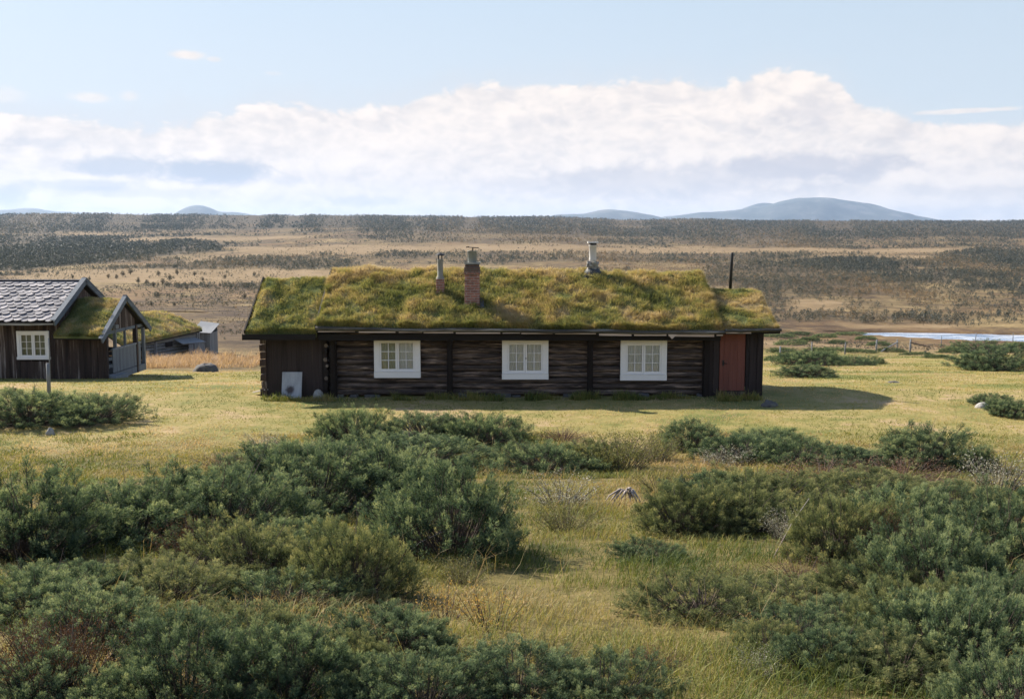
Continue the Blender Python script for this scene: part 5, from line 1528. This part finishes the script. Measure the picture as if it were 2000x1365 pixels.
def scrub_trees(n_try=420000):
    u = (rng.random(n_try) * 2 - 1) * .68; v = LN(62) + (LN(2750) - LN(62)) * rng.random(n_try) ** .6
    y = np.exp(v); x = u * y
    w, g = cover(x, y)
    w = np.where(y < 165, 0, w)
    cl = fbm(x / (4 + y * .02), y / (6 + y * .05), 3)
    k = rng.random(n_try) < w * np.clip((cl - .22) * 3.0, .05, 1) * .45
    small = (rng.random(n_try) < np.where(y < 450, .7, .32) * (1 - .75 * g) * np.clip((fbm(x / (9 + y * .05) + 9, y / (14 + y * .12), 3) - .35) * 4, 0, 1)) & ~k; k |= small
    k &= ~((y < 165) & ((keepout(x, y)) | ((x / y > -.12) & (y < 98)) | (rng.random(n_try) < .35)))
    c, hw = river_centre(x); k &= ~((np.abs(y - c) < 14) & (x > 30))
    x, y, w, small = x[k], y[k], w[k], small[k]; n = len(x)
    z = ground_z(x, y)
    H = (.9 + 1.3 * rng.random(n)) * (.7 + .75 * sstep(200, 900, y)) * (.7 + .5 * w) * (1 + .5 * sstep(1100, 1700, y)) * np.where(small, .26 + .3 * rng.random(n), 1) * np.where(y < 165, .55, 1)
    wd = H * (.32 + .3 * rng.random(n))
    left = sstep(.05, -.3, x / y)
    base = np.clip(.28 + rng.normal(0, .16, n) + .9 * (fbm(x / (20 + y * .05), y / (50 + y * .15), 3) - .48) - .22 * left + .05 + np.where(small, .18, 0), .0, 1)
    far = y > 750
    mb = MB(); close = y < 420
    for sel, m in ((close & ~small, 64), (~close & ~far & ~small, 32), (far & ~small, 13), (small & close, 22), (small & ~close, 6)):
        xs, ys, zs, hs, ws, ts = [q[sel] for q in (x, y, z, H, wd, base)]; k_ = len(xs)
        d = unit(rng.normal(0, 1, (k_, m, 3))); r = rng.random((k_, m, 1)) ** .4
        conic = 1 - .45 * np.clip(d[..., 2:3] * r, 0, 1)
        cpt = np.stack([xs, ys, zs + hs * .52], 1)[:, None] + d * r * np.stack([ws, ws, hs * .5], 1)[:, None] * np.concatenate([conic, conic, np.ones_like(conic)], -1)
        sz = {64: .13, 32: .18, 13: .30, 22: .26, 6: .5}[m] * hs[:, None, None] * (.6 + .8 * rng.random((k_, m, 1)))
        a = unit(rng.normal(0, 1, (k_, m, 3))); b = unit(np.cross(a, rng.normal(0, 1, (k_, m, 3))))
        V = np.stack([cpt + a * sz * .6, cpt - a * sz * .35 + b * sz * .5, cpt - a * sz * .35 - b * sz * .5], 2).reshape(-1, 3)
        i = np.arange(k_ * m)[:, None] * 3
        mb.raw(V, [i + np.array([[0, 1, 2]])], np.repeat(np.clip(np.repeat(ts, m) + rng.normal(0, .07, k_ * m), 0, 1), 3))
    tag(mb.build('birch_woods', M['scrub']), 'mountain birch woods and scrub covering the far side of the valley', 'woods', kind='stuff')
    print('scrub', n)


scrub_trees()


def small_tree_mesh(seed):
    g = np.random.default_rng(seed); mb = MB(); n = 260
    d = unit(g.normal(0, 1, (n, 3))); r = g.random((n, 1)) ** .5
    c = d * r * np.array((.36, .36, .46)) + np.array((0, 0, .56)); c[:, :2] *= (1.25 - .6 * c[:, 2:3]); c += .08 * np.sin(c[:, [1, 2, 0]] * 14 + seed)
    quadleaf(mb, c, unit(g.normal(0, 1, (n, 3))), .13, .045, np.clip(.35 + .25 * c[:, 2] + g.normal(0, .12, n), 0, 1))
    for k in range(4):
        a = g.random() * 6.28; mb.tube([(0, 0, -.05), (.05 * math.cos(a), .05 * math.sin(a), .3), (.2 * math.cos(a), .2 * math.sin(a), .75)], [.022, .014, .004], 5, False, .1)
    me = mesh_np('birch_tree', np.concatenate(mb.V), [np.concatenate(mb.F[4])], {'tint': np.concatenate(mb.T)}); me.materials.append(M['scrub'])
    return me


ST = [small_tree_mesh(k) for k in range(4)]
for i, (px, py, h) in enumerate([(255, 537, 16), (270, 553, 14), (287, 556, 13), (300, 562, 14), (318, 556, 15), (332, 549, 17), (350, 561, 12), (365, 567, 12), (396, 551, 13), (405, 562, 9), (228, 545, 12), (240, 541, 15), (212, 544, 12), (478, 585, 17), (296, 598, 13), (341, 598, 10), (440, 545, 12), (375, 558, 11), (175, 548, 10), (142, 545, 10), (430, 560, 9), (497, 540, 12), (310, 540, 14), (346, 538, 15), (380, 540, 13)]):
    x, y = at(px, py); H = h * y / 1944
    o = link('birch_tree', ST[i % 4]); o.location = (x, y, gz(x, y)); H *= .8; o.scale = (H * random.uniform(.9, 1.25), H, H); o.rotation_euler = (0, 0, random.random() * 6)
    tag(o, 'small lone birch standing on the brown slope behind the cabins', 'birch tree', 'lone birches on the brown slope')

# ------------------------------------------------------------------ air
HAZE = 4.8e-5
mb = MB(); mb.box(-19500, 19500, -300, 20500, -120, 590)
hz = mb.build('haze', M['white']); hz.data.materials.clear()
m = bpy.data.materials.new('haze_air'); m.use_nodes = True; q = NT(m.node_tree); q.n.remove(q.n['Principled BSDF'])
pv = q.node('ShaderNodeVolumePrincipled'); pv.inputs['Color'].default_value = (.54, .72, 1, 1); pv.inputs['Density'].default_value = HAZE; pv.inputs['Anisotropy'].default_value = 0.2
q.l.new(pv.outputs[0], q.n['Material Output'].inputs['Volume']); hz.data.materials.append(m); tag(hz, kind='stuff')
